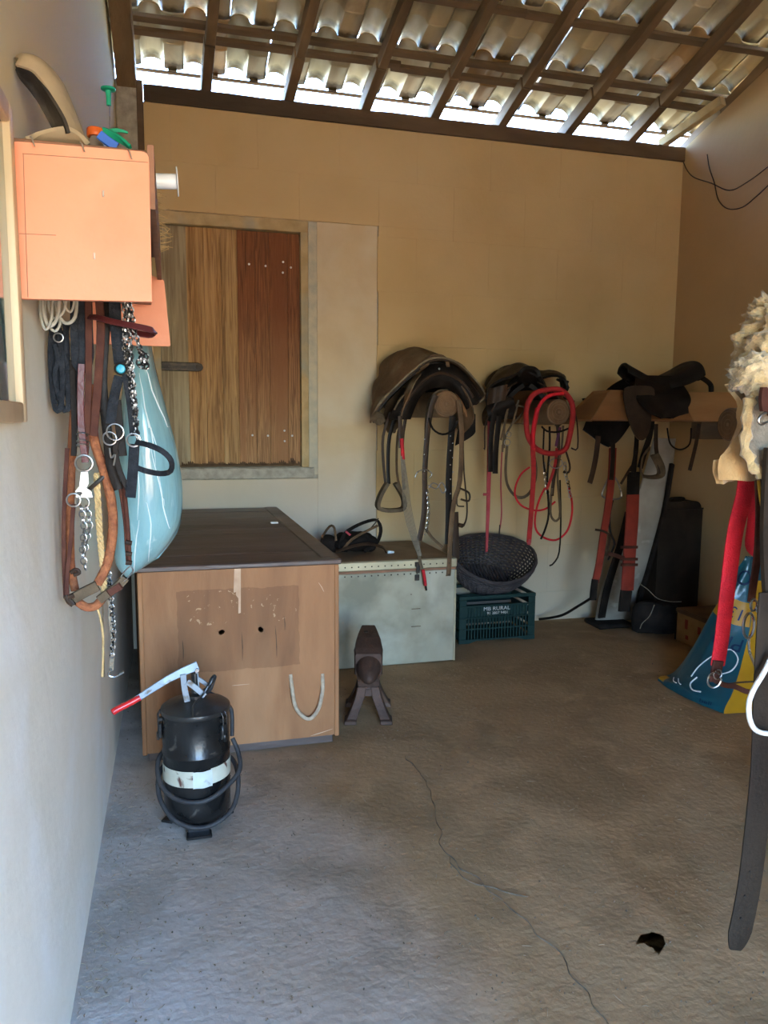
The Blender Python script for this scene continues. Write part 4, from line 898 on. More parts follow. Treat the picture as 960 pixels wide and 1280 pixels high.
# ---------- steel trunk
M['zinc'] = mat('zinc', (.37, .345, .255), (.25, .235, .17), 6, 10, (.38, .64), .5, rough2=.65, metal=.35, bump=.2, bscale=20, c3=(.47, .45, .36), scale3=2.2, ramp3=(.5, .7))
M['zinc_edge'] = mat('zinc_edge', (.55, .50, .34), (.42, .38, .26), 12, 7, (.35, .7), .4, metal=.5)
M['trunk_top'] = mat('trunk_top', (.22, .15, .09), (.16, .105, .06), 4, 8, (.35, .7), .6, bump=.3, c3=(.30, .22, .14), scale3=3)
TX0, TX1, TY0, TY1, TH = .684, 1.568, 4.085, 4.74, .612
tr = thing('metal_trunk', 'galvanised steel trunk with riveted lid edge standing against the back wall', 'trunk', (1.12, TY0, 0))
bm = BM(); box(bm, (TX0, TY0, 0), (TX1, TY1, .546), .004); obj('body', bm, M['zinc'], tr, smooth=False)
bm = BM(); box(bm, (TX0-.004, TY0-.006, .560), (TX1+.004, TY1, TH), .005); obj('lid', bm, M['zinc_edge'], tr, smooth=False)
bm = BM(); box(bm, (TX0+.012, TY0+.010, TH+.0003), (TX1-.01, TY1-.004, TH+.0025), .001); obj('lid_top', bm, M['trunk_top'], tr, smooth=False)
bm = BM(); box(bm, (TX0+.001, TY0-.003, .5465), (TX1-.001, TY1-.003, .5595)); obj('lid_seam', bm, M['brown_board'], tr, smooth=False)
for xc in (TX1-.010,):
    bm = BM(); box(bm, (xc, TY0-.005, .0), (xc+.012, TY0-.0003, .545), .002); obj('corner_edge', bm, M['zinc_edge'], tr, smooth=False)
bm = BM(); lathe(bm, [(.0045, .0), (.0038, -.002), (.001, -.003)], (TX0+.03, TY0-.0062, .584), (0, 1, 0), 8); rv = obj('rivet', bm, M['iron'], tr); r0_ = V((TX0+.03, TY0-.0062, .584)); i = 0
for row, z in ((0, .584), (1, .530)):
    x = TX0+.03
    while x < TX1-.02:
        if i: inst(rv, tr, V((x, TY0-.0062+(.0062 if row else 0), z))-r0_)
        i += 1; x += .0385
pl_ = at(522, 704, 'y', TY0-.01)
bm = BM(); box(bm, (pl_.x-.016, TY0-.013, .572), (pl_.x+.016, TY0-.0065, .600), .002); box(bm, (pl_.x-.010, TY0-.018, .535), (pl_.x+.012, TY0-.0135, .590), .002); obj('latch', bm, M['iron'], tr, smooth=False)
bm = BM(); box(bm, (pl_.x-.014, TY0-.006, .490), (pl_.x+.014, TY0-.0003, .525), .002); obj('latch_plate', bm, M['iron'], tr, smooth=False)
for (x, y, w) in ((520, 761, 12), (520, 783, 13), (514, 743, 2)):
    p = at(x, y, 'y', TY0-.0006); bm = BM(); box(bm, (p.x-w*.0022, TY0-.0014, p.z-.002), (p.x+w*.0022, TY0-.0003, p.z+.002)); obj('scratch', bm, M['rot'], tr, smooth=False)

# ---------- black nosebags / harness bundle on the trunk
M['cloth_black'] = mat('cloth_black', (.011, .009, .008), (.024, .018, .015), 10, 6, (.4, .7), .85, spec=.1, bump=.8, bscale=60)
hb = thing('harness_bundle', 'black fabric harness bundle with padded rings lying on the steel trunk', 'harness', tuple(at(445, 693, 'z', TH)))
bm = BM(); c = at(445, 680, 'y', 4.42)
vs = ball(bm, (c.x-.02, 4.42, TH+.060), .1, (1.55, 1.1, .58), 4)
for v in vs: v.co += V(noise.noise_vector(v.co*9))*.035+V(noise.noise_vector(v.co*26))*.012; v.co.z = max(v.co.z, TH+.0028)
obj('padding', bm, M['cloth_black'], hb)
bm = BM(); vs = ball(bm, (c.x-.155, 4.44, TH+.055), .075, (1, 1, .72), 3)
for v in vs: v.co += V(noise.noise_vector(v.co*12))*.03; v.co.z = max(v.co.z, TH+.0028)
obj('padding', bm, M['cloth_black'], hb)
def hring(px, Y, w, m): 
    mkstrap('strap_loop', hb, px, Y, w, m, .008, (0, -.6, .8))
hring([(425, 686), (430, 668), (448, 656), (466, 650), (473, 652), (476, 664), (470, 680), (455, 689)], [4.33, 4.34, 4.36, 4.40, 4.44, 4.42, 4.36, 4.32], .022, 'cloth_black')
hring([(428, 688), (440, 674), (458, 664), (472, 657)], [4.30, 4.30, 4.31, 4.34], .016, 'leather_dusty')
hring([(420, 690), (440, 683), (460, 680), (478, 684), (482, 690)], [4.27, 4.26, 4.26, 4.27, 4.30], .02, 'leather_dark')
hring([(402, 672), (412, 658), (418, 660), (420, 676)], [4.38, 4.38, 4.36, 4.35], .014, 'leather_dusty')
mktube('stick', hb, [(462, 662), (468, 655), (473, 648)], 4.40, .004, 'leather_dark')
mkstrap('tab', hb, [(432, 664), (438, 669)], 4.30, .012, 'pink_dull')
bm = BM(); p = at(488, 690, 'z', TH+.012); tube(bm, [p+V((-.018, 0, 0)), p, p+V((.022, .004, -.002))], lambda t: .009 if t < .9 else .006, 10)
obj('tube_of_ointment', bm, M['white_plastic'], None, base=tuple(p), label='small white tube lying on the steel trunk beside the black harness bundle', cat='tube')

# ---------- green crate with dark wicker basket
M['crate'] = mat('crate', (.007, .027, .025), (.011, .036, .033), 12, 5, (.4, .7), .45, bump=.2)
KX0, KX1, KY0, KY1, KH = 1.706, 2.232, 4.375, 4.735, .305
cr = thing('plastic_crate', 'dark green slatted plastic crate with white lettering on the floor by the trunk', 'crate', ((KX0+KX1)/2, KY0, 0))
def bar(lo, hi, nm='slat'): bm = BM(); box(bm, lo, hi, .0015); return obj(nm, bm, M['crate'], cr, smooth=False)
bar((KX0, KY0, KH-.022), (KX1, KY0+.016, KH), 'rim'); bar((KX0, KY1-.016, KH-.022), (KX1, KY1, KH), 'rim')
bar((KX0, KY0+.017, KH-.022), (KX0+.016, KY1-.017, KH), 'rim'); bar((KX1-.016, KY0+.017, KH-.022), (KX1, KY1-.017, KH), 'rim')
bar((KX0+.01, KY0+.01, .012), (KX1-.01, KY1-.01, .018), 'base')
for z0, z1 in ((.232, .244), (.158, .168), (.086, .096)): bar((KX0+.003, KY0-.002, z0), (KX1-.003, KY0+.012, z1), 'rail')
bm = BM(); pts = [(KX0+.002, KY0-.002, 0), (KX0+.07, KY0-.002, 0), (KX0+.12, KY0-.002, .016), (KX1-.12, KY0-.002, .016), (KX1-.07, KY0-.002, 0), (KX1-.002, KY0-.002, 0), (KX1-.002, KY0-.002, .026), (KX0+.002, KY0-.002, .026)]
prism(bm, pts, (0, .014, 0)); obj('rail', bm, M['crate'], cr, smooth=False)
for x in (KX0+.002, KX1-.050): bar((x, KY0+.0005, .0265), (x+.048, KY0+.008, KH-.0225), 'corner_post')
for k in range(20):
    x = KX0+.066+k*(KX1-KX0-.132)/19
    if k == 0:
        s_ = bar((x-.0045, KY0+.001, .0265), (x+.0045, KY0+.009, .2315)); sx0 = x
    else: inst(s_, cr, V((x-sx0, 0, 0)))
bar((KX0+.052, KY0+.010, .1685), (KX1-.052, KY0+.013, .2315), 'name_panel')
for z0, z1 in ((.03, .08), (.10, .16), (.18, .235)): bar((KX0+.004, KY1-.012, z0), (KX1-.004, KY1-.004, z1), 'rail')
for xx in (KX0+.003, KX1-.011):
    for z0, z1 in ((.03, .07), (.09, .14), (.16, .20), (.22, .26)): bar((xx, KY0+.013, z0), (xx+.008, KY1-.013, z1), 'rail')
M['ink_white'] = mat('ink_white', (.60, .60, .56), (.4, .4, .4), 60, rough=.6)
def text(body, p, size, mt, parent, rotm=None, ex=.0006, name='lettering', sx=1):
    cu = bpy.data.curves.new(name, 'FONT'); cu.body = body; cu.size = size; cu.extrude = ex; cu.align_x = 'CENTER'; cu.align_y = 'CENTER'; cu.resolution_u = 3
    o = bpy.data.objects.new(name+'_c', cu); COL.objects.link(o); dg = bpy.context.evaluated_depsgraph_get(); me = bpy.data.meshes.new_from_object(o.evaluated_get(dg))
    bpy.data.objects.remove(o); bm = BM(); bm.from_mesh(me); bpy.data.meshes.remove(me)
    R_ = rotm or Matrix(((sx, 0, 0, 0), (0, 0, -1, 0), (0, 1, 0, 0), (0, 0, 0, 1)))
    for v in bm.verts: v.co = (R_ @ v.co)+V(p)
    return obj(name, bm, mt, parent, smooth=False)
text('MB RURAL', at(621, 760.5, 'y', KY0-.0045), .034, M['ink_white'], cr, sx=1.15); text('91 3807 9401', at(622, 766, 'y', KY0-.0045), .024, M['ink_white'], cr, sx=1.1)
M['wicker'] = mat('wicker', (.034, .028, .030), (.070, .055, .053), 14, 6, (.38, .7), .6, bump=.6, bscale=90)
bk = thing('wicker_basket', 'dark oval wicker basket tipped toward the viewer on the green crate', 'basket', (1.97, 4.55, KH))
BC = V((1.985, 4.535, KH+.19)); q = Matrix.Rotation(math.radians(33), 4, 'X') @ Matrix.Rotation(math.radians(0), 4, 'Z')
def bw_(a, s, r=0):
    """basket wall: s 0 bottom .. 1 rim"""
    rr = .62+.38*math.sin(min(1, s)*math.pi/2); x = (.288*rr+r)*math.cos(a); y = (.235*rr+r)*math.sin(a); z = -.17+.21*s+.018*math.cos(2*a)*s
    return BC+(q @ V((x, y, z)))
bm = BM(); NA = 88
for k in range(21):
    s = .04+.93*k/20
    tube(bm, [bw_(j*2*math.pi/NA, s, .0048*(1 if (j//2+k) % 2 else -1)) for j in range(NA)], .0058, 5, True)
obj('weave', bm, M['wicker'], bk, kind='stuff')
bm = BM()
for k in range(44): tube(bm, [bw_((k+.5)*2*math.pi/44, s) for s in (.0, .25, .5, .75, 1.0)], .0036, 5)
obj('stakes', bm, M['wicker'], bk, kind='stuff')
for r_, dz in ((.004, 1.0), (-.004, 1.03)):
    bm = BM(); tube(bm, [bw_(j*2*math.pi/64, dz, r_+.002*math.sin(j*1.7)) for j in range(64)], .0085, 7, True); obj('rim', bm, M['wicker'], bk)
bm = BM()
for k in range(16):
    x = .62-1.24*(k+.5)/16
    w = math.sqrt(max(0, .62**2-x*x)); tube(bm, [BC+(q @ V((.288*x, t*.235*w, -.168+.003*(1 if (i_+k) % 2 else -1)))) for i_, t in enumerate([-1, -.75, -.5, -.25, 0, .25, .5, .75, 1])], .0105, 5)
obj('base_weave', bm, M['wicker'], bk, kind='stuff')
# ================================================================== SADDLE RACKS
M['log'] = mat('log', (.21, .125, .065), (.14, .08, .04), 8, 9, (.35, .7), .55, bump=.5, bscale=60, c3=(.28, .18, .10), scale3=4)
M['log_end'] = mat('log_end', (.17, .092, .040), (.10, .054, .024), 22, 8, (.35, .7), .6, bump=.5, bscale=80)
M['rack_plank'] = mat('rack_plank', (.26, .115, .040), (.19, .080, .028), 6, 9, (.35, .7), .5, bump=.35, bscale=50, stretch=(.5, .5, 2))
M['rack_plank_pale'] = mat('rack_plank_pale', (.31, .155, .062), (.25, .12, .045), 6, 9, (.35, .7), .5, bump=.35, bscale=50, stretch=(.5, .5, 2))
def plank(bm, q, th):
    n = (q[1]-q[0]).cross(q[3]-q[0]).normalized(); prism(bm, q, n*th)
def log(parent, a, b, r, mname='log'):
    a, b = V(a), V(b); ax = (b-a).normalized(); L = (b-a).length
    bm = BM(); lathe(bm, [(r*.93, .0), (r, .006), (r*1.01, L*.4), (r*.99, L)], a, ax, 32); obj('log', bm, M[mname], parent)
    bm = BM(); lathe(bm, [(r*.90, -.0035), (r*.90, -.0006)], a, ax, 32); obj('end_grain', bm, M['log_end'], parent)
    bm = BM()
    for f in (.30, .58, .8): ring(bm, a-ax*.0038, r*f, .0011, ax, 36, 4)
    lathe(bm, [(r*.08, -.0055), (r*.12, -.0036)], a, ax, 10); obj('growth_rings', bm, M['log'], parent)
def back_rack(X, Z, label, base):
    t = thing('saddle_rack', label, 'rack', base, 'saddle racks on the walls'); del t['group']
    log(t, (X, 4.12, Z), (X, 4.795, Z), .076)
    zb, zt = Z-.072, Z+.125
    for s in (-1, 1):
        bm = BM(); q = [V((X+s*.178, 4.26, zb)), V((X+s*.178, 4.79, zb)), V((X+s*.075, 4.79, zt)), V((X+s*.075, 4.26, zt))]
        plank(bm, q if s < 0 else q[::-1], -.018); obj('side_plank', bm, M['rack_plank'], t, smooth=False)
    bm = BM(); box(bm, (X-.074, 4.26, zt-.018), (X+.074, 4.79, zt), .002); obj('top_plank', bm, M['rack_plank'], t, smooth=False)
    return t
L1, L2 = at(558.5, 505, 'y', 4.12), at(698.5, 515, 'y', 4.12)
back_rack(L1.x, L1.z, 'wooden saddle rack with round log end under the brown felt-topped saddle', (L1.x, 4.79, L1.z))
back_rack(L2.x, L2.z, 'wooden saddle rack with round log end hung with coiled red ropes', (L2.x, 4.79, L2.z))
R3 = thing('saddle_rack', 'broad planked orange-brown saddle rack in the right corner, without visible log end', 'rack', (XR, 4.15, 1.45))
ZT3 = at(850, 490, 'y', 4.05).z; ZB3 = at(800, 525, 'y', 3.98).z
x0, x1, x2, x3 = at(740, 520, 'y', 3.98).x, at(762, 492, 'y', 4.05).x, at(850, 490, 'y', 4.05).x, at(866, 528, 'y', 3.98).x
for s in (0, 1):
    Yb, Yt, sg = (3.98, 4.055, 1) if s == 0 else (4.32, 4.245, -1)
    bm = BM(); q = [V((x0, Yb, ZB3)), V((x3, Yb, ZB3)), V((x2, Yt, ZT3)), V((x1, Yt, ZT3))]; plank(bm, q, -.018*sg); obj('side_plank', bm, M['rack_plank'], R3, smooth=False)
    bm = BM(); q = [V((x3+.002, Yb-.005*sg, ZB3-.002)), V((XR-.002, Yb-.005*sg, ZB3-.002)), V((XR-.002, Yt-.005*sg, ZT3+.002)), V((x2+.002, Yt-.005*sg, ZT3+.002))]; plank(bm, q, -.018*sg); obj('side_plank', bm, M['rack_plank_pale'], R3, smooth=False)
bm = BM(); box(bm, (x1, 4.055, ZT3-.014), (XR-.002, 4.245, ZT3+.004), .002); obj('top_plank', bm, M['rack_plank_pale'], R3, smooth=False)
bm = BM(); plank(bm, [V((x0+.002, 4.0, ZB3)), V((x0+.002, 4.30, ZB3)), V((x1+.002, 4.235, ZT3-.01)), V((x1+.002, 4.065, ZT3-.01))], .016); obj('end_plank', bm, M['rack_plank'], R3, smooth=False)
p = at(884, 538, 'y', 4.10); bm = BM(); box(bm, (p.x-.06, 4.08, p.z-.055), (XR-.002, 4.18, ZB3-.002), .004); obj('bracket', bm, M['beam_wood'], R3, smooth=False)
L4 = at(910.5, 530.5, 'y', 2.9)
R4 = thing('saddle_rack', 'round log saddle rack sticking out of the right wall beside the sheepskin', 'rack', (XR, 2.9, L4.z))
log(R4, (L4.x, 2.9, L4.z), (XR-.003, 2.9, L4.z), .074)

# ================================================================== SADDLES
def saddle(name, label, T, base, mats, seat_w=1., cover=None, flapdrop=.36, pr=(-.19, .23)):
    """English style saddle; local x sideways, -y towards the pommel, z up from the rack top"""
    t = thing(name, label, 'saddle', base); F = lambda x, y, z: T @ V((x, y, z))
    ms, mf, ml = mats
    def L(a, b, u): return a+(b-a)*u
    def prof(u):   # half width, height, drop
        w = (.055+.035*min(1, u/.15)) if u < .15 else (.09 if u < .4 else .09+.085*math.sin(min(1, (u-.4)/.42)*math.pi/2))
        if u > .86: w *= math.sqrt(max(.05, 1-((u-.86)/.145)**2))
        z = .085*(1-min(1, u/.38))**1.3+.030+.105*max(0, (u-.42)/.5)**1.5
        if u > .92: z -= .05*((u-.92)/.08)**2
        return w*seat_w, z
    def seatf(u, v):
        w, z = prof(u); s = (v-.5)*2; return F(w*math.sin(s*1.35)/math.sin(1.35), -.25+.5*u, z-.055*abs(s)**2.4*(1+.6*u)+.004*noise.noise(V((u*4, s*3, 1))))
    bm = BM(); sheet(bm, seatf, 26, 16, .020); obj('seat', bm, ms, t)
    bm = BM(); tube(bm, [seatf(.985*abs(math.cos(a)) if False else (.5-.485*math.cos(a)), .02 if False else (.03 if math.sin(a) >= 0 else .97)) for a in [math.pi*k/24 for k in range(25)]], .004, 6)
    obj('welt', bm, ml, t)
    for s in (-1, 1):
        # small skirt and big flap
        bm = BM(); sheet(bm, lambda u, v: F(s*(.075+.055*v+.012*math.sin(u*3.1)), L(-.17, .10, u), .045-.11*v), 8, 5, .007); obj('skirt', bm, mf, t)
        def flap(u, v):
            rr = math.sqrt(max(0, 1-max(0, (v-.55)/.46)**2)); yc = -.05-.05*math.sin(v*2.2); hw = (.155+.03*math.sin(v*3))*rr
            return F(s*(.062+.16*math.sin(min(1, v*1.1)*1.5)+.014*math.sin(u*5+v*3)+.02*noise.noise(V((u*3, v*3, s)))), yc+hw*(2*u-1), .030-flapdrop*v**1.15)
        bm = BM(); sheet(bm, flap, 12, 14, .008); obj('flap', bm, mf, t)
        def panelf(u, v): return F(s*(.018+.145*math.sin(min(1, v)*1.45)), L(pr[0], pr[1], u), .012-.20*v**1.2+.01*math.sin(u*7))
        bm = BM(); sheet(bm, panelf, 12, 8, .026); obj('panel', bm, ml, t)
    return t, F
def stirrup(name, label, p, w, h, ang, m, wide=.03, group=None, parent=None):
    """stirrup iron hanging with its eye at p"""
    t = parent; bm = BM(); c, s = math.cos(ang), math.sin(ang)
    f = lambda x, z: V(p)+V((x*c, x*s, z))
    pts = [f(0, 0), f(w*.22, -h*.14), f(w*.42, -h*.45), f(w*.5, -h*.85), f(w*.5, -h), f(-w*.5, -h), f(-w*.5, -h*.85), f(-w*.42, -h*.45), f(-w*.22, -h*.14)]
    strap(bm, pts, wide, .008, lambda q: (0, 0, 1) if .45 < q < .62 else ((c, s, .2)), 2, True); return obj('stirrup', bm, m, t)

M['rope_tan_dull'] = mat('rope_tan_dull', (.24, .19, .12), (.15, .115, .07), 30, rough=.8)
# ---- saddle one: brown, felt backed, seen from the front arch
sx, sz = L1.x, L1.z+.128
T1 = Matrix.Translation((sx-.035, 4.46, sz+.035)) @ Matrix.Rotation(math.radians(2), 4, 'Z')
s1, F1 = saddle('saddle', 'wide dusty brown saddle with pale piped edge, nearest the wooden window', T1, (sx, 4.46, sz), (M['leather_dusty'], M['leather_dusty'], M['leather_black']), 1.15)
# outer felted cover draped as a wide arch, from the front edge (towards the viewer) back to the cantle
OUT = [(463, 528), (468, 516), (478, 500), (492, 485), (508, 470), (523, 457), (536, 449), (552, 447), (567, 451), (580, 460), (592, 473), (601, 484), (606, 496), (601, 503)]
BACK = [(468, 500), (466, 490), (469, 478), (474, 470), (476, 458), (484, 448), (500, 441), (520, 443), (538, 447), (552, 452), (562, 460), (570, 470), (576, 482), (580, 492)]
A = smooth_pts([at(x, y, 'y', 4.19+.10*abs(i-7)/7) for i, (x, y) in enumerate(OUT)], 3)
B = smooth_pts([at(x, y, 'y', 4.62) for x, y in BACK], 3); n1 = len(A)-1
def cover(u, v):
    i = min(n1-1, int(u*n1)); f = u*n1-i; a = A[i].lerp(A[i+1], f); b = B[i].lerp(B[i+1], f)
    return a.lerp(b, v)+V((0, 0, .045*math.sin(math.pi*v)*math.exp(-((u-.45)/.22)**2)-.028*math.sin(math.pi*min(1, v*1.6))*math.exp(-((u-.62)/.16)**2)))+V(noise.noise_vector(V((u*9, v*5, 2))))*.010
bm = BM(); sheet(bm, cover, 42, 14, .012); obj('cover', bm, M['leather_dusty'], s1)
bm = BM(); tube(bm, [a+V((0, -.007, -.001)) for a in A[5:-4]], .0055, 8); obj('piping', bm, M['rope_tan_dull'], s1)
bm = BM(); tube(bm, [a+V((0, -.012, -.014)) for a in A[3:-3]], .0045, 6); obj('piping', bm, M['leather_dark'], s1)
def lining(u, v):
    i = min(n1-1, int(u*n1)); f = u*n1-i; a = A[i].lerp(A[i+1], f); c = V((sx, a.y, L1.z+.02)); q = a.lerp(c, .06+.20*v)
    return V((q.x, q.y+.03+.30*v, q.z-.01-.02*v))
bm = BM(); sheet(bm, lining, 42, 6, .012); obj('lining', bm, M['leather_black'], s1)
# tooled dark side panels inside the arch
bm = BM(); a_ = P([(492, 512), (500, 497), (512, 487), (524, 478), (520, 492), (510, 505), (500, 516)], 4.225); prism(bm, a_, (0, .012, 0)); bmesh.ops.bevel(bm, geom=bm.edges[:], offset=.003, segments=1, affect='EDGES'); obj('tooled_panel', bm, M['leather_mold'], s1)
bm = BM(); a_ = P([(575, 470), (590, 480), (601, 494), (598, 505), (586, 503), (574, 490), (566, 474)], 4.225); prism(bm, a_, (0, .012, 0)); bmesh.ops.bevel(bm, geom=bm.edges[:], offset=.003, segments=1, affect='EDGES'); obj('tooled_panel', bm, M['leather_dark'], s1)
GO = smooth_pts([V((x, y, 0)) for x, y in ((486, 524), (497, 503), (512, 484), (528, 466), (545, 455), (560, 456), (577, 465), (590, 479), (601, 498))], 4)
GI = smooth_pts([V((x, y, 0)) for x, y in ((512, 524), (518, 508), (524, 496), (532, 488), (545, 484), (560, 485), (572, 492), (579, 502), (584, 512))], 4); ng = len(GO)-1
def gul(u, v):
    i = min(ng-1, int(u*ng)); f = u*ng-i; a = GO[i].lerp(GO[i+1], f); b = GI[i].lerp(GI[i+1], f); q = a.lerp(b, v); return at(q.x, q.y, 'y', 4.245-.035*math.sin(math.pi*v)+.01*noise.noise(V((u*8, v*3, 4))))
bm = BM(); sheet(bm, gul, 32, 8, .016); obj('panel', bm, M['leather_black'], s1)
bm = BM(); tube(bm, [gul(k/32, .42)+V((0, -.010, 0)) for k in range(2, 31)], .009, 8); obj('gullet_roll', bm, M['leather_dark'], s1)
bm = BM(); lathe(bm, [(.006, 0), (.007, .003), (.002, .006)], at(549, 461, 'y', 4.2), (0, -1, 0), 10); obj('stud', bm, M['steel'], s1)
bm = BM(); vs = ball(bm, tuple(at(472, 523, 'y', 4.26)), .034, (1.3, .8, 1.1), 3)
for v in vs: v.co += V(noise.noise_vector(v.co*30))*.012
obj('worn_tab', bm, M['leather_mold'], s1)
# straps, fender and stirrup under its left side
for px, w, m in (([(488, 515), (479, 545), (479, 575), (482, 606)], .016, 'leather_dark'), ([(497, 512), (487, 545), (485, 580), (486, 605)], .022, 'leather_black'), ([(505, 508), (497, 545), (496, 590), (501, 612)], .014, 'leather_dusty'), ([(512, 500), (504, 540), (503, 575), (505, 612)], .02, 'leather_dark')):
    mkstrap('stirrup_leather', s1, px, [4.30, 4.28], w, m)
bm = BM(); strap(bm, P([(484, 604), (476, 618), (472, 632), (478, 637), (492, 638), (504, 635), (504, 622), (494, 604)], 4.27), .024, .055, (0, -1, 0), 4); obj('stirrup', bm, M['leather_mold'], s1)
bm = BM(); sheet(bm, lambda u, v: at(577+17*math.sin(u*1.57)+0*v-8*v*(1-u), 515+42*v-20*u*v+3*u, 'y', 4.34), 8, 8, .012); obj('flap', bm, M['leather_black'], s1)

# ---- tack hanging from the first log
b1 = thing('bridle', 'dark brown studded bridle and reins looped over the log end nearest the window', 'bridle', tuple(L1+V((0, -.02, .08))))
mkstrap('rein', b1, [(560, 489), (548, 490), (538, 500), (533, 520), (532, 560), (531, 600), (529, 640), (524, 680), (522, 688)], [4.20, 4.10], 0.0234, 'leather_mold', .005, (.5, -.8, 0), 3)
mkstrap('cheek_strap', b1, [(545, 494), (539, 510), (534, 545), (531, 590), (531, 625), (529, 650), (524, 676)], 4.09, 0.0312, 'leather_dark')
mkstrap('cheek_strap', b1, [(566, 520), (563, 560), (561, 600), (561, 640), (560, 680)], 4.10, 0.0390, 'leather_black')
mkstrap('rein', b1, [(573, 500), (577, 540), (575, 600), (567, 630), (563, 670), (561, 715), (560, 718)], 4.08, 0.0286, 'leather_dusty', .006)
mkstrap('rein', b1, [(577, 505), (579, 560), (580, 590), (582, 612), (584, 640), (580, 656), (573, 656)], [4.14, 4.10], 0.0260, 'leather_dark', .005, (.8, -.5, 0))
mkstrap('rein', b1, [(569, 640), (570, 680), (570, 700)], 4.12, 0.0390, 'leather_dark')
mkstrap('brow_band', b1, [(536, 522), (541, 536), (553, 543), (566, 538), (572, 526)], 4.085, 0.0130, 'leather_black', .006, (0, -.6, .7))
bm = BM()
for k in range(9): lathe(bm, [(.0035, 0), (.0045, .002), (.001, .004)], at(563+(k % 2)*3, 545+k*9, 'y', 4.083), (0, -1, 0), 8)
obj('studs', bm, M['steel'], b1, kind='stuff')
bm = BM()
for y in (549, 568, 589, 668): lathe(bm, [(.0035, 0), (.0045, .002), (.001, .004)], at(530.5, y, 'y', 4.077), (0, -1, 0), 8)
obj('studs', bm, M['steel'], b1, kind='stuff')
mktube('bit', b1, [(519, 597), (522, 590), (532, 587), (540, 592), (537, 597)], 4.07, .0035, 'steel')
mktube('bit', b1, [(535, 606), (545, 611), (552, 603), (557, 612), (553, 616), (548, 607), (541, 604), (536, 610)], 4.07, .0035, 'steel')
bm = BM(); links(bm, P([(534, 612), (536, 640), (533, 665)], 4.07), .018, .0018, .8); obj('curb_chain', bm, M['steel'], b1, kind='stuff')
mktube('buckle', b1, [(571, 624), (572, 632), (580, 633)], 4.08, .004, 'leather_dark'); mktube('buckle', b1, [(574, 610), (586, 616), (586, 626), (576, 624)], 4.08, .006, 'leather_dark')
mkstrap('hanging_tail', b1, [(532, 660), (540, 672), (553, 684)], 4.12, .016, 'leather_dusty')
g1 = thing('cinch', 'grey fibre cinch with faded red ends trailing over the steel trunk', 'cinch', tuple(at(503, 520, 'y', 4.16)))
mkstrap('strap', g1, [(500, 520), (501, 560)], 4.16, .024, 'leather_dark')
mktube('red_end', g1, [(502, 548), (503, 562), (504, 574)], 4.155, .011, 'red_fade')
bm = BM()
for k in range(9):
    o = (k-4)/4
    tube(bm, smooth_pts([at(503+o*2, 570, 'y', 4.15), at(506+o*3.4, 600, 'y', 4.14+.01*o), at(510+o*5, 640, 'y', 4.12), at(518+o*4, 672, 'y', 4.09), at(525+o*2, 695, 'y', 4.06)], 5), .0017, 5)
obj('cords', bm, M['rope_grey'], g1, kind='stuff')
mkstrap('strap_end', g1, [(522, 688), (526, 705), (529, 718), (531, 732)], [4.07, 4.06], .018, 'leather_mold')
mktube('red_end', g1, [(529, 712), (531, 724), (532, 732)], 4.05, .009, 'red_fade'); mktube('tip', g1, [(532, 731), (533, 738)], 4.05, .006, 'leather_black')

# ---- saddle two
sx2, sz2 = L2.x, L2.z+.128
T2 = Matrix.Translation((sx2-.10, 4.44, sz2+.02)) @ Matrix.Rotation(math.radians(-14), 4, 'Z')
s2, F2 = saddle('saddle', 'smaller black saddle with worn straps, between the brown felt-topped saddle and right corner', T2, (sx2, 4.44, sz2), (M['leather_black'], M['leather_dark'], M['leather_black']), 1.1, flapdrop=.26)
OUT = [(609, 500), (612, 488), (622, 478), (640, 470), (655, 462), (668, 468), (676, 474), (690, 470), (706, 474), (708, 486), (704, 492)]
BACK = [(606, 494), (611, 484), (618, 472), (628, 460), (642, 456), (658, 459), (672, 464), (684, 466), (698, 468), (702, 478), (702, 486)]
A2 = smooth_pts([at(x, y, 'y', 4.22) for x, y in OUT], 3); B2 = smooth_pts([at(x, y, 'y', 4.55) for x, y in BACK], 3); n2 = len(A2)-1
def cover2(u, v):
    i = min(n2-1, int(u*n2)); f = u*n2-i; return A2[i].lerp(A2[i+1], f).lerp(B2[i].lerp(B2[i+1], f), v)+V((0, 0, .02*math.sin(math.pi*v)))+V(noise.noise_vector(V((u*8, v*4, 7))))*.012
bm = BM(); sheet(bm, cover2, 34, 12, .014); obj('cover', bm, M['leather_black'], s2)
bm = BM(); sheet(bm, lambda u, v: at(606+36*u+4*v, 492+6*u+34*v*(1-.3*u), 'y', 4.27-.03*u+.02*math.sin(v*6+u*4)), 10, 8, .02); obj('flap', bm, M['leather_black'], s2)
bm = BM(); sheet(bm, lambda u, v: at(612+22*u-3*v, 486-6*u+20*v, 'y', 4.215+.012*math.sin(u*6)), 8, 6, .010); obj('flap', bm, M['leather_dark'], s2)
mktube('handle', s2, [(696, 474), (704, 478), (710, 477), (706, 482), (711, 485)], 4.30, .008, 'leather_black')
mkstrap('strap', s2, [(704, 497), (712, 500), (718, 502)], 4.22, .012, 'leather_dark')
for px, w, m in (([(610, 520), (606, 535), (606, 560), (605, 560)], .008, 'leather_dark'), ([(618, 515), (614, 545), (613, 590)], .03, 'leather_black'), ([(624, 520), (620, 560), (619, 592)], .034, 'leather_black'),
                 ([(640, 500), (632, 520), (630, 545), (628, 565)], .012, 'leather_mold'), ([(648, 500), (642, 525), (632, 545), (630, 560)], .012, 'leather_mold'), ([(634, 515), (630, 535), (626, 550)], .014, 'leather_dusty'), ([(644, 506), (655, 510), (650, 520), (640, 530)], .010, 'leather_mold')):
    mkstrap('girth_strap', s2, px, [4.24, 4.21], w, m)
mkring('buckle', s2, (634, 553), 4.20, 4, .0025); mkring('buckle', s2, (636, 543), 4.20, 3.2, .002)
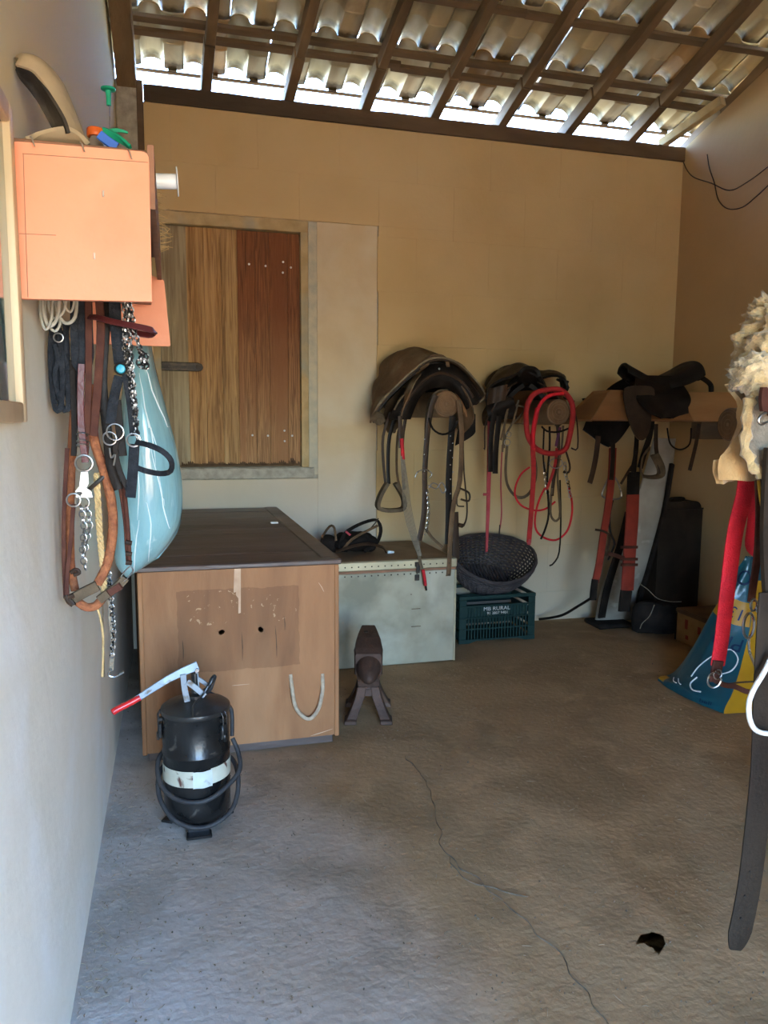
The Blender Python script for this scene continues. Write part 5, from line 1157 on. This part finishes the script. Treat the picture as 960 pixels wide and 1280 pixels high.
mkstrap('rein', s2, [(634, 556), (632, 585), (634, 605), (642, 618), (652, 622), (662, 616), (669, 600), (670, 585), (668, 570)], [4.22, 4.18], .018, 'leather_mold', .006, (.2, -.9, .3))
gd = thing('girth', 'faded pink-red girth hanging from the black saddle down to the basket', 'girth', tuple(at(611, 540, 'y', 4.28)))
mkstrap('band', gd, [(613, 505), (612, 556), (611, 600), (610, 640), (609, 665), (608, 690)], [4.30, 4.30], lambda t: .034-.018*t, 'pink_dull', .008)
mkstrap('keeper', gd, [(604, 618), (612, 618)], 4.285, .016, 'pink_dull', .006)
cd_ = thing('string', 'thin orange and black cord hanging between pink girth and red lead rope', 'cord', tuple(at(626, 556, 'y', 4.25)))
mktube('cord', cd_, [(628, 556), (626, 600), (627, 640), (625, 660)], 4.26, .0045, 'pink_dull'); mktube('cord', cd_, [(625, 656), (624, 668), (624, 674)], 4.26, .005, 'leather_black')

# ---- red ropes and halters on the second log
rr_ = thing('red_lead_rope', 'coiled red lead rope looped round the second log end with a long tail', 'rope', tuple(L2+V((-.02, -.02, .08))))
mktube('coil', rr_, [(702, 488), (684, 487), (667, 493), (659, 508), (658, 530), (661, 548), (672, 562), (690, 567), (706, 562), (712, 545), (716, 520), (714, 502)], [4.13, 4.07], .016, 'red_dull', 10, 5, True)
mktube('coil', rr_, [(704, 492), (688, 494), (676, 504), (669, 522), (666, 545), (667, 562)], 4.075, .011, 'red_web', 10)
mkstrap('tail', rr_, [(672, 510), (666, 545), (667, 590), (664, 640), (661, 678)], [4.09, 4.10], .030, 'red_dull', .010)
mktube('tip', rr_, [(662, 674), (661, 681)], 4.10, .012, 'pink_dull')
r2 = thing('thin_red_rope', 'thin red rope hanging in open loops below the second log end', 'rope', tuple(at(690, 600, 'y', 4.15)))
mktube('loop', r2, [(662, 584), (652, 592), (645, 606), (644, 620), (652, 632), (668, 638), (682, 636), (694, 627)], 4.16, .0060, 'red_web', 8)
mktube('loop', r2, [(681, 610), (674, 625), (669, 645), (670, 662), (680, 672), (695, 675), (708, 665), (714, 648), (715, 628), (711, 608)], 4.17, .0065, 'red_web', 8)
mkstrap('strap', r2, [(696, 560), (694, 580), (688, 600), (683, 612)], 4.10, .018, 'red_dull')
h2 = thing('halter', 'black and purple halter with chains hanging under the second log end', 'halter', tuple(at(690, 540, 'y', 4.10)))
M['purple'] = mat('purple', (.12, .03, .08), (.07, .02, .05), 20, rough=.7)
for px, w, m in (([(680, 535), (679, 570), (681, 590)], .010, 'leather_black'), ([(687, 533), (687, 560), (684, 600), (686, 640), (682, 660), (676, 674)], .013, 'leather_black'), ([(697, 532), (698, 560), (692, 600), (690, 620)], .022, 'leather_dark'),
                 ([(704, 532), (702, 560), (698, 580), (697, 600), (700, 640), (697, 650), (692, 650), (688, 640), (690, 610)], .014, 'leather_mold'), ([(706, 560), (712, 580), (711, 590), (704, 590)], .012, 'leather_dark'), ([(700, 600), (701, 650), (699, 690), (692, 704), (687, 707)], .010, 'leather_black'), ([(700, 534), (695, 558)], .018, 'purple')):
    mkstrap('strap', h2, px, [4.105, 4.10], w, m)
mkstrap('brow_band', h2, [(677, 533), (684, 539), (698, 540), (712, 535)], 4.09, .012, 'leather_black', .006, (0, -.7, .6))
mkring('ring', h2, (695, 579), 4.09, 9, .003, sx=1, sy=.7)
bm = BM(); links(bm, P([(706, 578), (707, 592), (710, 604), (713, 622)], 4.10), .026, .0028, .7); links(bm, P([(680, 578), (682, 600), (685, 618), (688, 628)], 4.11), .024, .0026, .7); links(bm, P([(712, 500), (714, 520), (710, 548)], 4.09), .018, .0024, .7); obj('chain', bm, M['steel'], h2, kind='stuff')
mkstrap('loop', h2, [(714, 500), (721, 526), (722, 560), (714, 560)], 4.10, .009, 'leather_dark')

# ---- saddle three (side view) on the corner rack
xs3, xe3 = at(776, 456, 'y', 4.13).x, at(872, 456, 'y', 4.13).x
T3 = Matrix.Translation(((xs3+xe3)/2+.01, 4.15, ZT3+.050)) @ Matrix.Rotation(math.radians(-90), 4, 'Z') 
s3, F3 = saddle('saddle', 'black leather saddle seen from the side on the planked corner rack', T3, ((xs3+xe3)/2, 4.15, ZT3), (M['leather_black'], M['leather_black'], M['leather_black']), .95, flapdrop=.24, pr=(-.16, .10))
bm = BM(); sheet(bm, lambda u, v: at(728+62*u**.8+6*math.sin(v*3), 488+10*(1-u)+(66-10*abs(u-.45)*2)*v*math.sin(.5+u*2.2)**.5, 'y', 4.335-.0*u+.02*math.sin(u*5)), 14, 12, .012); obj('rear_flap', bm, M['leather_black'], s3)
FLP = smooth_pts([V((x, y, 0)) for x, y in ((781, 486), (800, 482), (818, 486), (815, 510), (813, 535), (806, 549), (797, 548), (788, 530), (782, 508))], 3, True)
bm = BM(); prism(bm, [at(q.x, q.y, 'y', 3.955) for q in FLP], (0, .012, 0)); obj('knee_flap', bm, M['leather_dark'], s3)
for px, w, m in (([(748, 545), (745, 570), (741, 590), (737, 604)], .034, 'leather_dark'), ([(766, 550), (766, 575), (764, 600)], .03, 'leather_black'), ([(796, 540), (795, 565), (790, 590)], .03, 'leather_black'), ([(816, 515), (812, 545), (804, 570), (800, 585)], .04, 'leather_black'), ([(820, 530), (820, 560), (824, 580), (826, 592)], .028, 'leather_dark'),
                 ([(795, 575), (785, 590), (776, 605)], .016, 'leather_dark'), ([(874, 530), (870, 555), (862, 588)], .026, 'leather_dark')):
    mkstrap('hanging_strap', s3, px, [4.02, 4.0], w, m)
mktube('rein_loop', s3, [(834, 535), (838, 555), (850, 562), (862, 555), (864, 535)], 4.05, .005, 'leather_black')
bm = BM(); strap(bm, P([(812, 560), (803, 572), (801, 590), (808, 596), (824, 595), (826, 585), (818, 568)], 4.0), .055, .010, lambda q: (0, -.3, 1) if .42 < q < .68 else (1 if q < .5 else -1, -.5, .2), 4); obj('stirrup', bm, M['leather_mold'], s3)
mktube('stirrup_iron', s3, [(762, 596), (754, 612), (753, 620), (762, 624), (776, 622), (775, 610), (768, 596)], 4.2, .006, 'steel', 8, 4, True)
mktube('cantle_roll', s3, [(872, 470), (880, 474), (888, 481), (889, 490)], 4.12, .016, 'leather_black')
# long grey cover bag leaning under it, red leg bands
M['grey_cover'] = mat('grey_cover', (.33, .31, .27), (.22, .20, .17), 6, 7, (.35, .7), .45, bump=.8, bscale=18, c3=(.50, .48, .43), scale3=6, ramp3=(.58, .72))
gb = thing('cover_bag', 'long grey fabric cover bag with black edge leaning in the corner under the saddle', 'bag', tuple(at(765, 775, 'z', .01)))
ROW = [(548, 816, 846), (575, 810, 842), (610, 800, 838), (650, 783, 827), (700, 765, 812), (735, 753, 799), (760, 747, 793), (774, 744, 791)]
def rowat(u, v, Yc, dp, rows=ROW):
    i = min(len(rows)-2, int(u*(len(rows)-1))); f = u*(len(rows)-1)-i; y, a, b = (rows[i][k]+(rows[i+1][k]-rows[i][k])*f for k in range(3))
    an = v*2*math.pi; x = (a+b)/2+(b-a)/2*math.cos(an); d = dp*math.sin(an)*(.55+.45*math.sin(u*3.0))
    return at(x, y, 'y', Yc(u))+V((0, -d, 0))+V(noise.noise_vector(V((v*7, u*6, 1))))*.012
def closed_tube(fn, nu, nv):
    bm = BM(); G = [[bm.verts.new(fn(i/nu, j/nv)) for j in range(nv)] for i in range(nu+1)]
    for i in range(nu):
        for j in range(nv): bm.faces.new((G[i][j], G[i+1][j], G[i+1][(j+1) % nv], G[i][(j+1) % nv]))
    bm.faces.new(G[0][::-1]); bm.faces.new(G[-1]); return bm
obj('cover', closed_tube(lambda u, v: rowat(u, v, lambda q: 4.21+.38*q, .05), 30, 24), M['grey_cover'], gb)
mkstrap('edge_band', gb, [(786, 640), (776, 680), (765, 715), (757, 745), (752, 772)], [4.30, 4.50], .055, 'cloth_black', .012)
mkstrap('edge_band', gb, [(840, 580), (830, 640), (812, 705), (796, 760)], [4.20, 4.48], .022, 'cloth_black', .03)
bm = BM(); p = at(766, 771, 'y', 4.50); box(bm, (p.x-.13, 4.45, .002), (p.x+.13, 4.66, .035), .01); obj('base', bm, M['cloth_black'], gb)
lg1 = thing('red_leg_band', 'narrow dull red padded band hanging left under the corner saddle', 'band', tuple(at(760, 575, 'y', 4.1)))
mkstrap('band', lg1, [(766, 560), (764, 600), (759, 640), (754, 670), (749, 705), (744, 728)], 4.12, .048, 'red_leg', .016)
mkstrap('cuff', lg1, [(744, 724), (742, 738), (741, 750)], 4.12, .044, 'cloth_black', .018); mkstrap('buckle_strap', lg1, [(744, 662), (754, 664), (762, 670), (760, 684), (757, 695)], 4.10, .014, 'leather_dark')
lg2 = thing('red_leg_band', 'broad dull red padded band with three buckled straps under the corner saddle', 'band', tuple(at(790, 600, 'y', 4.1)))
mkstrap('top_strap', lg2, [(798, 528), (795, 560), (792, 596)], 4.08, .03, 'leather_black', .008); mkstrap('cuff', lg2, [(792, 590), (791, 618)], 4.10, .082, 'cloth_black', .022); mkstrap('band', lg2, [(791, 618), (790, 650), (787, 690), (784, 738)], 4.10, .086, 'red_leg', .018); mkstrap('cuff', lg2, [(783, 738), (781, 752), (780, 764)], 4.10, .080, 'cloth_black', .022)
for y in (684, 699, 706): mkstrap('buckle_strap', lg2, [(776, y), (797, y)], 4.085, .017, 'leather_brown', .008)
mkstrap('buckle_strap', lg2, [(760, 692), (768, 694), (780, 698)], 4.08, .026, 'leather_brown', .008)
cb = thing('black_cable', 'black cable running along the back wall foot from crate to grey cover bag', 'cable', tuple(at(700, 766, 'y', 4.6)))
mktube('cable', cb, [(674, 774), (690, 772), (705, 768), (722, 758), (738, 748), (743, 742)], [4.70, 4.3], .009, 'leather_black')
mktube('cable', cb, [(766, 625), (762, 645), (763, 665), (768, 680), (760, 700)], [4.3, 4.25], .007, 'leather_black')
# black hard case in the corner
M['case'] = mat('case', (.013, .009, .007), (.022, .016, .011), 7, 8, (.35, .7), .6, spec=.12, bump=.5, bscale=50, c3=(.032, .023, .016), scale3=3)
CZ = at(850, 628, 'y', 4.30).z; ca, cb_ = at(826, 700, 'y', 4.30).x, min(XR-.01, at(880, 700, 'y', 4.30).x)
cs = thing('hard_case', 'tall dark brown case with rounded top standing in the right corner', 'case', ((ca+cb_)/2, 4.4, 0))
bm = BM(); prism(bm, rounded([V((ca, 4.34, CZ)), V((cb_, 4.34, CZ)), V((cb_, 4.34, .002)), V((ca, 4.34, .002))], .06, 6, (0, 1)), (0, .20, 0)); bmesh.ops.bevel(bm, geom=[e for e in bm.edges if abs(e.verts[0].co.y-e.verts[1].co.y) < .01], offset=.015, segments=3, affect='EDGES'); obj('shell', bm, M['case'], cs)
bm = BM(); tube(bm, smooth_pts([V((ca+.12, 4.40, CZ-.004)), V((ca+.12, 4.39, CZ+.018)), V((cb_-.12, 4.39, CZ+.018)), V((cb_-.12, 4.40, CZ-.004))], 4), .008, 8); obj('handle', bm, M['leather_black'], cs)
bm = BM(); box(bm, (ca-.002, 4.335, CZ-.055), (cb_+.002, 4.3399, CZ-.045), .001); obj('rib', bm, M['leather_black'], cs)
c2 = thing('black_bag', 'low black soft bag on the floor before the tall corner case', 'bag', tuple(at(812, 790, 'z', 0)))
obj('body', closed_tube(lambda u, v: rowat(u, v, lambda q: 4.22, .09, [(752, 800, 835), (757, 793, 846), (775, 790, 850), (788, 791, 848), (789, 795, 845)]), 10, 24), M['cloth_black'], c2)
mktube('string', c2, [(800, 730), (810, 737), (822, 748), (838, 752), (852, 752)], [4.1, 4.1], .0025, 'rope_grey'); mktube('string', c2, [(818, 756), (812, 770), (803, 779), (800, 786)], 4.05, .0025, 'rope_grey')
# old wooden box with red marks
M['box_front'] = mat('box_front', (.38, .22, .085), (.27, .15, .055), 10, 7, (.35, .7), .65, bump=.4); M['mark_red'] = mat('mark_red', (.22, .035, .02), rough=.6); M['box_top'] = mat('box_top', (.14, .085, .045), (.10, .06, .03), 8, rough=.6)
a0, a1 = at(845, 800, 'z', 0), at(884, 818, 'z', 0); dx = (a1-a0); nrm_ = V((-dx.y, dx.x, 0)).normalized(); nrm_ = nrm_ if nrm_.x > 0 else -nrm_
wbx = thing('wooden_box', 'low old wooden box with dark red marks beside the blue feed bag', 'box', tuple((a0+a1)/2)); a1 = a0+dx*1.7; D_ = nrm_*.30; HB = at(852, 758, 'y', a0.y+.02).z
def bprism(lo, hi, z0, z1, d0=0, d1=1): return [a0.lerp(a1, lo)+D_*d0+V((0, 0, z0)), a0.lerp(a1, hi)+D_*d0+V((0, 0, z0)), a0.lerp(a1, hi)+D_*d1+V((0, 0, z0)), a0.lerp(a1, lo)+D_*d1+V((0, 0, z0))], (0, 0, z1-z0)
bm = BM(); prism(bm, *bprism(0, 1, 0.002, HB-.03)); obj('body', bm, M['box_front'], wbx, smooth=False)
bm = BM(); prism(bm, *bprism(-.02, 1.02, HB-.029, HB, -.03, 1.03)); bmesh.ops.bevel(bm, geom=bm.edges[:], offset=.006, segments=2, affect='EDGES'); obj('lid', bm, M['box_top'], wbx)
bm = BM(); prism(bm, *bprism(-.03, -.002, 0.002, HB-.035, -.01, 1.01)); obj('corner_binding', bm, M['case'], wbx, smooth=False)
for f, z0, z1 in ((.16, .10, .16), (.18, .035, .060), (.40, .10, .145), (.42, .03, .055), (.62, .1, .15), (.64, .03, .055)):
    bm = BM(); prism(bm, *bprism(f, f+.05, z0, z1, -.008, -.001)); obj('red_mark', bm, M['mark_red'], wbx, smooth=False)

# ================================================================== BLUE FEED BAG
M['feed_blue'] = mat('feed_blue', (.004, .085, .12), (.003, .06, .09), 5, 6, (.35, .7), .3, bump=.8, bscale=16, spec=.5, coat=.2)
M['feed_yellow'] = mat('feed_yellow', (.50, .26, .012), (.38, .19, .01), 6, rough=.35, bump=.5, bscale=16)
M['ink_navy'] = mat('ink_navy', (.004, .02, .07), rough=.5)
fbg = thing('feed_bag', 'bright blue and yellow half-empty feed bag slumped on the floor at right', 'bag', tuple(at(880, 880, 'z', 0)))
AL = smooth_pts([at(*p, 'y', y) for p, y in (((822, 858), 3.46), ((822, 846), 3.47), ((842, 840), 3.44), ((868, 806), 3.38), ((890, 765), 3.31), ((910, 730), 3.26), ((926, 704), 3.22), ((931, 696), 3.20))], 5)
BL = smooth_pts([at(*p, 'y', y) for p, y in (((905, 894), 2.97), ((908, 880), 2.98), ((918, 858), 3.01), ((930, 822), 3.06), ((936, 785), 3.11), ((940, 745), 3.16), ((942, 715), 3.19), ((943, 697), 3.20))], 5)
nb_ = len(AL)-1
for q_ in (AL, BL): q_[0].z = max(q_[0].z, .004)
def fl(Lx, u): i = min(nb_-1, int(u*nb_)); return Lx[i].lerp(Lx[i+1], u*nb_-i)
def feedP(u, t, off=0):
    """broad face, t 0 left edge .. 1 front corner"""
    a, b = fl(AL, u), fl(BL, u); d = b-a; n_ = V((d.y, -d.x, 0)); n_ = n_.normalized() if n_.length > 1e-6 else V((-1, 0, 0)); n_ = n_ if n_.x < 0 else -n_
    bul = .055*math.sin(math.pi*t)*math.sin(math.pi*min(1, .15+u*.8)); q = a.lerp(b, t)+n_*(bul+off)+V(noise.noise_vector(V((t*4, u*5, 3))))*.010
    return q
def feed(u, v):
    if v < .5: return feedP(u, v*2)
    a, b = fl(AL, u), fl(BL, u); w = .26*(1-u)**.8+.02; C_ = b+V((w, .02*(1-u), 0)); D2 = a+V((w*.8, 0, 0))
    if v < .75: q = b.lerp(C_, (v-.5)*4)+V((0, -.02*math.sin((v-.5)*4*math.pi)*(1-u), 0))
    elif v < .9: q = C_.lerp(D2, (v-.75)/.15)
    else: q = D2.lerp(a, (v-.9)/.1)
    return q+V(noise.noise_vector(V((v*9, u*6, 5))))*.008
bm = closed_tube(feed, 40, 60); bm.faces.ensure_lookup_table()
for f in bm.faces:
    f.material_index = 0
for v in bm.verts: v.co.z = max(.003, v.co.z)
o_ = obj('bag_body', bm, [M['feed_blue'], M['feed_yellow']], fbg)
for i, pl in enumerate(o_.data.polygons):
    if i < 40*60:
        u, v = (i//60)/40, (i % 60)/60
        if .49 < v < .76 and u < .80: pl.material_index = 1
        if v < .06 and .12 < u < .22: pl.material_index = 1
bm = BM(); sheet(bm, lambda u, v: feedP(.575+.10*v-.0*u, .05+.96*u, .004), 20, 5, .003); obj('yellow_band', bm, M['feed_yellow'], fbg)
def bagtext(body, u0, t0, size, mt, rot=180):
    cu = bpy.data.curves.new('lettering', 'FONT'); cu.body = body; cu.size = 1; cu.extrude = 0; cu.align_x = 'CENTER'; cu.align_y = 'CENTER'; cu.resolution_u = 3
    o = bpy.data.objects.new('lettering_c', cu); COL.objects.link(o); dg = bpy.context.evaluated_depsgraph_get(); me = bpy.data.meshes.new_from_object(o.evaluated_get(dg)); bpy.data.objects.remove(o)
    bm = BM(); bm.from_mesh(me); bpy.data.meshes.remove(me); r = math.radians(rot)
    W = (fl(AL, u0)-fl(BL, u0)).length; H_ = (AL[-1]-AL[0]).length+.25
    for v in bm.verts:
        x, y = v.co.x*size, v.co.y*size; x, y = x*math.cos(r)-y*math.sin(r), x*math.sin(r)+y*math.cos(r)
        v.co = feedP(max(0, min(1, u0+y/.9)), t0+x/max(.12, W), .008)
    obj('lettering', bm, mt, fbg, smooth=False)
bagtext('13', .625, .74, .060, M['ink_navy'], 172); bagtext('PRO', .50, .68, .080, M['ink_navy'], 172); bagtext('O', .80, .52, .115, M['ink_navy'], 172); bagtext('bell', .12, .80, .045, M['ink_navy'], 0)
def bagline(pts, r, m):
    bm = BM(); tube(bm, smooth_pts([feedP(u, t, .003) for u, t in pts], 5), r, 6); obj('printed_line', bm, M[m], fbg)
bagline([(.30, .42), (.36, .44), (.41, .58), (.40, .66)], .0035, 'white_plastic'); bagline([(.44, .70), (.46, .82), (.42, .93), (.36, .90), (.33, .76), (.31, .66)], .0035, 'white_plastic')
bagline([(.30, .52), (.24, .50), (.19, .60), (.20, .70)], .004, 'white_plastic'); bagline([(.26, .26), (.22, .34), (.20, .40)], .003, 'white_plastic'); bagline([(.25, .18), (.21, .26), (.20, .33)], .003, 'white_plastic')

# ================================================================== NEAR RIGHT: SHEEPSKIN SADDLE ON A STAND
M['fleece'] = mat('fleece', (.52, .37, .17), (.38, .25, .11), 30, 8, (.35, .65), .95, bump=1, bscale=160, sheen=.4, c3=(.66, .52, .32), scale3=12)
M['fleece_tan'] = mat('fleece_tan', (.50, .30, .12), (.34, .19, .075), 16, 9, (.35, .7), .9, bump=1, bscale=140, stretch=(1, 1, .4), c3=(.70, .50, .26), scale3=9, sheen=.3)
M['felt'] = mat('felt', (.25, .215, .165), (.16, .135, .10), 30, 8, (.35, .7), .95, bump=1, bscale=150)
ss = thing('saddle', 'saddle with curly cream sheepskin seat and grey felt pad, cut off by the right edge', 'saddle', (1.62, 1.55, 1.36))
def fluff(px, Y, dx, dy_, dz, seedv, m, name, amp=.018, sub=5, rot=0):
    bm = BM(); c = at(*px, 'y', Y); vs = ball(bm, (0, 0, 0), 1, (dx, dy_, dz), sub)
    for v in vs:
        n_ = v.co.normalized(); k = V((n_.x*3+seedv, n_.y*3, n_.z*3))
        v.co += n_*(amp*(noise.noise(k*1.6)+.9*abs(noise.noise(k*2.2))+.28*abs(noise.noise(k*5.5))+.06*noise.noise(k*14))); v.co = Matrix.Rotation(math.radians(rot), 3, 'Y') @ v.co+c
    return obj(name, bm, m, ss, sharp=0)
fluff((1016, 442), 1.55, .165, .15, .105, 2, M['fleece'], 'sheepskin_seat', .040)
fluff((1120, 470), 1.56, .20, .17, .085, 11, M['fleece'], 'sheepskin_seat', .035)
for sg in (-1, 1):
    bm = BM(); sheet(bm, lambda u, v: V((1.52+.42*u, 1.55+sg*(.10+.10*math.sin(v*1.5)), 1.47-.42*v*(1-.25*abs(2*u-1)))), 14, 12, .016); jitter(bm, .006, 14); obj('side_flap', bm, M['leather_dark'], ss)
fluff((974, 400), 1.60, .055, .08, .060, 5, M['fleece'], 'sheepskin_seat', .025)
fluff((944, 468), 1.52, .045, .06, .040, 9, M['fleece'], 'sheepskin_roll', .02, 4)
bm = BM(); sheet(bm, lambda u, v: at(897+75*u, 588-38*u+14*math.sin(u*4)*(1-v)-14*(1-v)+ (605-588+18*u)*v, 'y', 1.60+.05*math.sin(u*5)), 16, 8, .016)
jitter(bm, .008, 25); obj('hide_flap', bm, M['fleece_tan'], ss)
def hidef(u, v):
    Lx = [(908, 480), (925, 505), (925, 530), (913, 552), (898, 575), (898, 600)]; Rx = [(960, 480), (975, 505), (985, 530), (985, 552), (990, 580), (985, 600)]
    i = min(4, int(v*5)); f = v*5-i; x0, y0 = (Lx[i][k]+(Lx[i+1][k]-Lx[i][k])*f for k in (0, 1)); x1, y1 = (Rx[i][k]+(Rx[i+1][k]-Rx[i][k])*f for k in (0, 1))
    return at(x0+(x1-x0)*u, y0+(y1-y0)*u, 'y', 1.575+.02*math.sin(u*6+v*3))
bm = BM(); sheet(bm, hidef, 18, 18, .014); jitter(bm, .006, 22); obj('hide_flap', bm, M['fleece_tan'], ss)
def padf(u, v):
    Lx = [(948, 486), (938, 500), (933, 530), (932, 560), (942, 584), (955, 595)]
    i = min(4, int(v*5)); f = v*5-i; x0, y0 = (Lx[i][k]+(Lx[i+1][k]-Lx[i][k])*f for k in (0, 1)); return at(x0+(1010-x0)*u, y0+4*u, 'y', 1.50+.015*math.sin(v*4))
bm = BM(); sheet(bm, padf, 12, 16, .02); jitter(bm, .003, 40); obj('felt_pad', bm, M['felt'], ss)
bm = BM(); tube(bm, [padf(0, k/20)+V(noise.noise_vector(V((k, 0, 0))))*.004 for k in range(21)], lambda t: .013+.003*math.sin(t*40), 8); jitter(bm, .003, 60); obj('fleece_edge', bm, M['fleece'], ss)
bm = BM(); sheet(bm, lambda u, v: at(952+30*u-2*math.sin(v*3), 490+30*v+(-6 if u < .3 else 0), 'y', 1.455), 6, 8, .01); obj('leather_skirt', bm, M['leather_brown'], ss)
mktube('dee_ring', ss, [(958, 516), (952, 519), (948, 525), (951, 530), (958, 528), (966, 522)], 1.44, .0032, 'steel')
M['fender'] = mat('fender', (.034, .024, .016), (.020, .014, .010), 8, 7, (.35, .7), .6, spec=.12, bump=.6, bscale=80)
bm = BM(); sheet(bm, lambda u, v: at(957-5*math.sin(v*2.8)+60*u, 560+200*v-10*v*(1-u), 'y', 1.46+.008*math.sin(v*6)), 6, 16, .012); obj('fender', bm, M['fender'], ss)
gs = thing('girth_strap', 'long dark leather girth strap hanging almost to the floor at the right edge', 'strap', tuple(at(935, 900, 'y', 1.44)))
bm = BM(); pts = [at(x, y, 'y', 1.44) for x, y in ((964, 740), (960, 800), (956, 880), (953, 960), (945, 1040), (936, 1110), (925, 1165), (919, 1187))]
strap(bm, pts, lambda t: .068 if t < .86 else .068-.034*(t-.86)/.14, .007, (0, -1, .1), 5); obj('leather', bm, M['fender'], gs)
bm = BM()
for x, y in ((926, 1148), (931, 1120), (937, 1090)): lathe(bm, [(.003, 0), (.003, .0012)], at(x, y, 'y', 1.434), (0, -1, 0), 8)
obj('holes', bm, M['dark'], gs, kind='stuff')
# stand carrying it (mostly outside the frame)
st = thing('saddle_stand', 'rough wooden trestle stand under the sheepskin saddle beyond the right edge', 'stand', (1.95, 1.62, 0))
log(st, (1.50, 1.62, 1.36), (2.45, 1.62, 1.36), .06)
for x in (1.98, 2.36):
    for s in (-1, 1):
        bm = BM(); beam(bm, (x, 1.62+s*.035, 1.33), (x, 1.62+s*.28, .002), .05, .05, up=(1, 0, 0)); obj('leg', bm, M['beam_wood'], st, smooth=False)
# red straps, chain and cords hanging before it
rs = thing('red_strap', 'bright red webbing strap with leather end hanging at the right edge', 'strap', tuple(at(930, 600, 'y', 1.66)))
mkstrap('webbing', rs, [(934, 592), (930, 620), (920, 660), (914, 700), (908, 750), (902, 800), (897, 832)], 1.62, lambda t: .052-.010*t, 'red_web', .006)
mkstrap('webbing', rs, [(942, 592), (943, 630), (940, 660), (938, 680), (944, 688), (952, 692)], 1.68, .034, 'red_web', .006)
mkstrap('leather_end', rs, [(898, 826), (895, 840), (893, 852)], 1.615, .032, 'leather_brown', .008)
mkring('ring', rs, (893, 850), 1.61, 10, .0028, nrm=(.3, 1, 0), sx=.8); mkring('ring', rs, (897, 843), 1.60, 6, .002)
mkstrap('leather_end', rs, [(893, 850), (905, 856), (918, 858), (932, 864), (944, 866)], 1.62, .014, 'leather_brown', .005); mktube('thong', rs, [(905, 856), (925, 853), (945, 852)], 1.625, .0025, 'leather_dark')
ls = thing('snap_chain', 'steel snap hooks and chain on a brown leather strap by the red webbing', 'chain', tuple(at(945, 610, 'y', 1.56)))
mkstrap('strap', ls, [(948, 600), (949, 650), (946, 700), (941, 735), (939, 752)], 1.56, .022, 'leather_brown', .006)
mktube('cord', ls, [(948, 600), (951, 625), (956, 650)], 1.55, .004, 'feed_yellow')
mkring('ring', ls, (942, 756), 1.555, 7, .0026, sx=.7, sy=1.1); mkring('snap', ls, (936, 782), 1.55, 16, .0036, sx=.5, sy=1.0); mktube('snap', ls, [(936, 798), (937, 815), (943, 830), (948, 845), (947, 860), (940, 862)], 1.55, .0035, 'steel'); mktube('bar', ls, [(955, 745), (954, 775), (955, 800)], 1.53, .006, 'steel')
bm = BM(); links(bm, P([(948, 760), (951, 790), (947, 820), (950, 850), (944, 862)], 1.56), .016, .0022, .7); obj('chain', bm, M['steel'], ls, kind='stuff')
wc = thing('white_cord', 'thick white cord loop hanging before the dark strap at the right edge', 'cord', tuple(at(940, 880, 'y', 1.42)))
mktube('cord', wc, [(966, 818), (955, 840), (942, 862), (936, 880), (938, 902), (947, 914), (966, 918)], 1.41, .0062, 'rope_white', 10)

# ---- wires on the right wall
wr = thing('wire', 'thin dark electric wires sagging from the roof beam on the right wall', 'wire', tuple(at(860, 205, 'x', XR-.01)))
def rw(px, X=XR-.012):
    bm = BM(); tube(bm, smooth_pts([at(x, y, 'x', X) for x, y in px], 5), .0035, 6); obj('wire', bm, M['leather_dark'], wr)
rw([(854.5, 203), (859, 213), (868, 222), (889, 229), (912, 238), (935, 227), (962, 207)]); rw([(884, 193), (887, 211), (893, 229), (898, 250), (910, 261), (928, 259), (946, 245), (962, 230)], XR-.016)

# ---- loose straw, chaff and grit on the floor
M['straw'] = mat('straw', (.50, .40, .22), (.36, .27, .14), 30, rough=.9)
M['straw_dull'] = mat('straw_dull', (.30, .255, .17), (.20, .165, .11), 30, rough=.9)
M['grit'] = mat('grit', (.16, .12, .08), (.10, .075, .05), 30, rough=.95)
def bits(name, label, n, region, mt, lmin, lmax, w):
    bm = BM(); k = 0
    while k < n:
        x, y = region(); L_ = random.uniform(lmin, lmax); a = random.uniform(0, math.pi); d = V((math.cos(a), math.sin(a), 0)); s = V((-d.y, d.x, 0))*w*random.uniform(.6, 1.3)
        z = fz(x, y)+.0008; p = V((x, y, z)); q = p+d*L_; q.z = fz(q.x, q.y)+.001+random.uniform(0, .002); m_ = p.lerp(q, .5)+s*random.uniform(-2, 2)+V((0, 0, .001))
        A = [bm.verts.new(r) for r in (p-s, p+s, p+V((0, 0, w)))]; B = [bm.verts.new(r) for r in (m_-s, m_+s, m_+V((0, 0, w*1.4)))]; C_ = [bm.verts.new(r) for r in (q-s, q+s, q+V((0, 0, w)))]
        for U, W in ((A, B), (B, C_)):
            for j in range(3): bm.faces.new((U[j], U[(j+1) % 3], W[(j+1) % 3], W[j]))
        bm.faces.new(A[::-1]); bm.faces.new(C_); k += 1
    obj(name, bm, mt, None, smooth=False, label=label, cat='straw' if 'straw' in name else 'dirt', kind='stuff')
bits('straw', 'loose straw and chaff gathered along the foot of the left wall', 520, lambda: (XL+.01+abs(random.gauss(0, .10)), random.uniform(1.2, 3.0)), M['straw_dull'], .004, .022, .0007)
bits('straw', 'sparse straw bits scattered over the open concrete floor', 260, lambda: (random.uniform(-.1, 3.3), random.uniform(1.0, 4.6)), M['straw_dull'], .006, .03, .0007)
bits('grit', 'fine dark grit scattered over the concrete floor', 2600, lambda: (random.uniform(XL+.02, 3.3), random.uniform(.9, 4.6)), M['grit'], .002, .007, .0016)
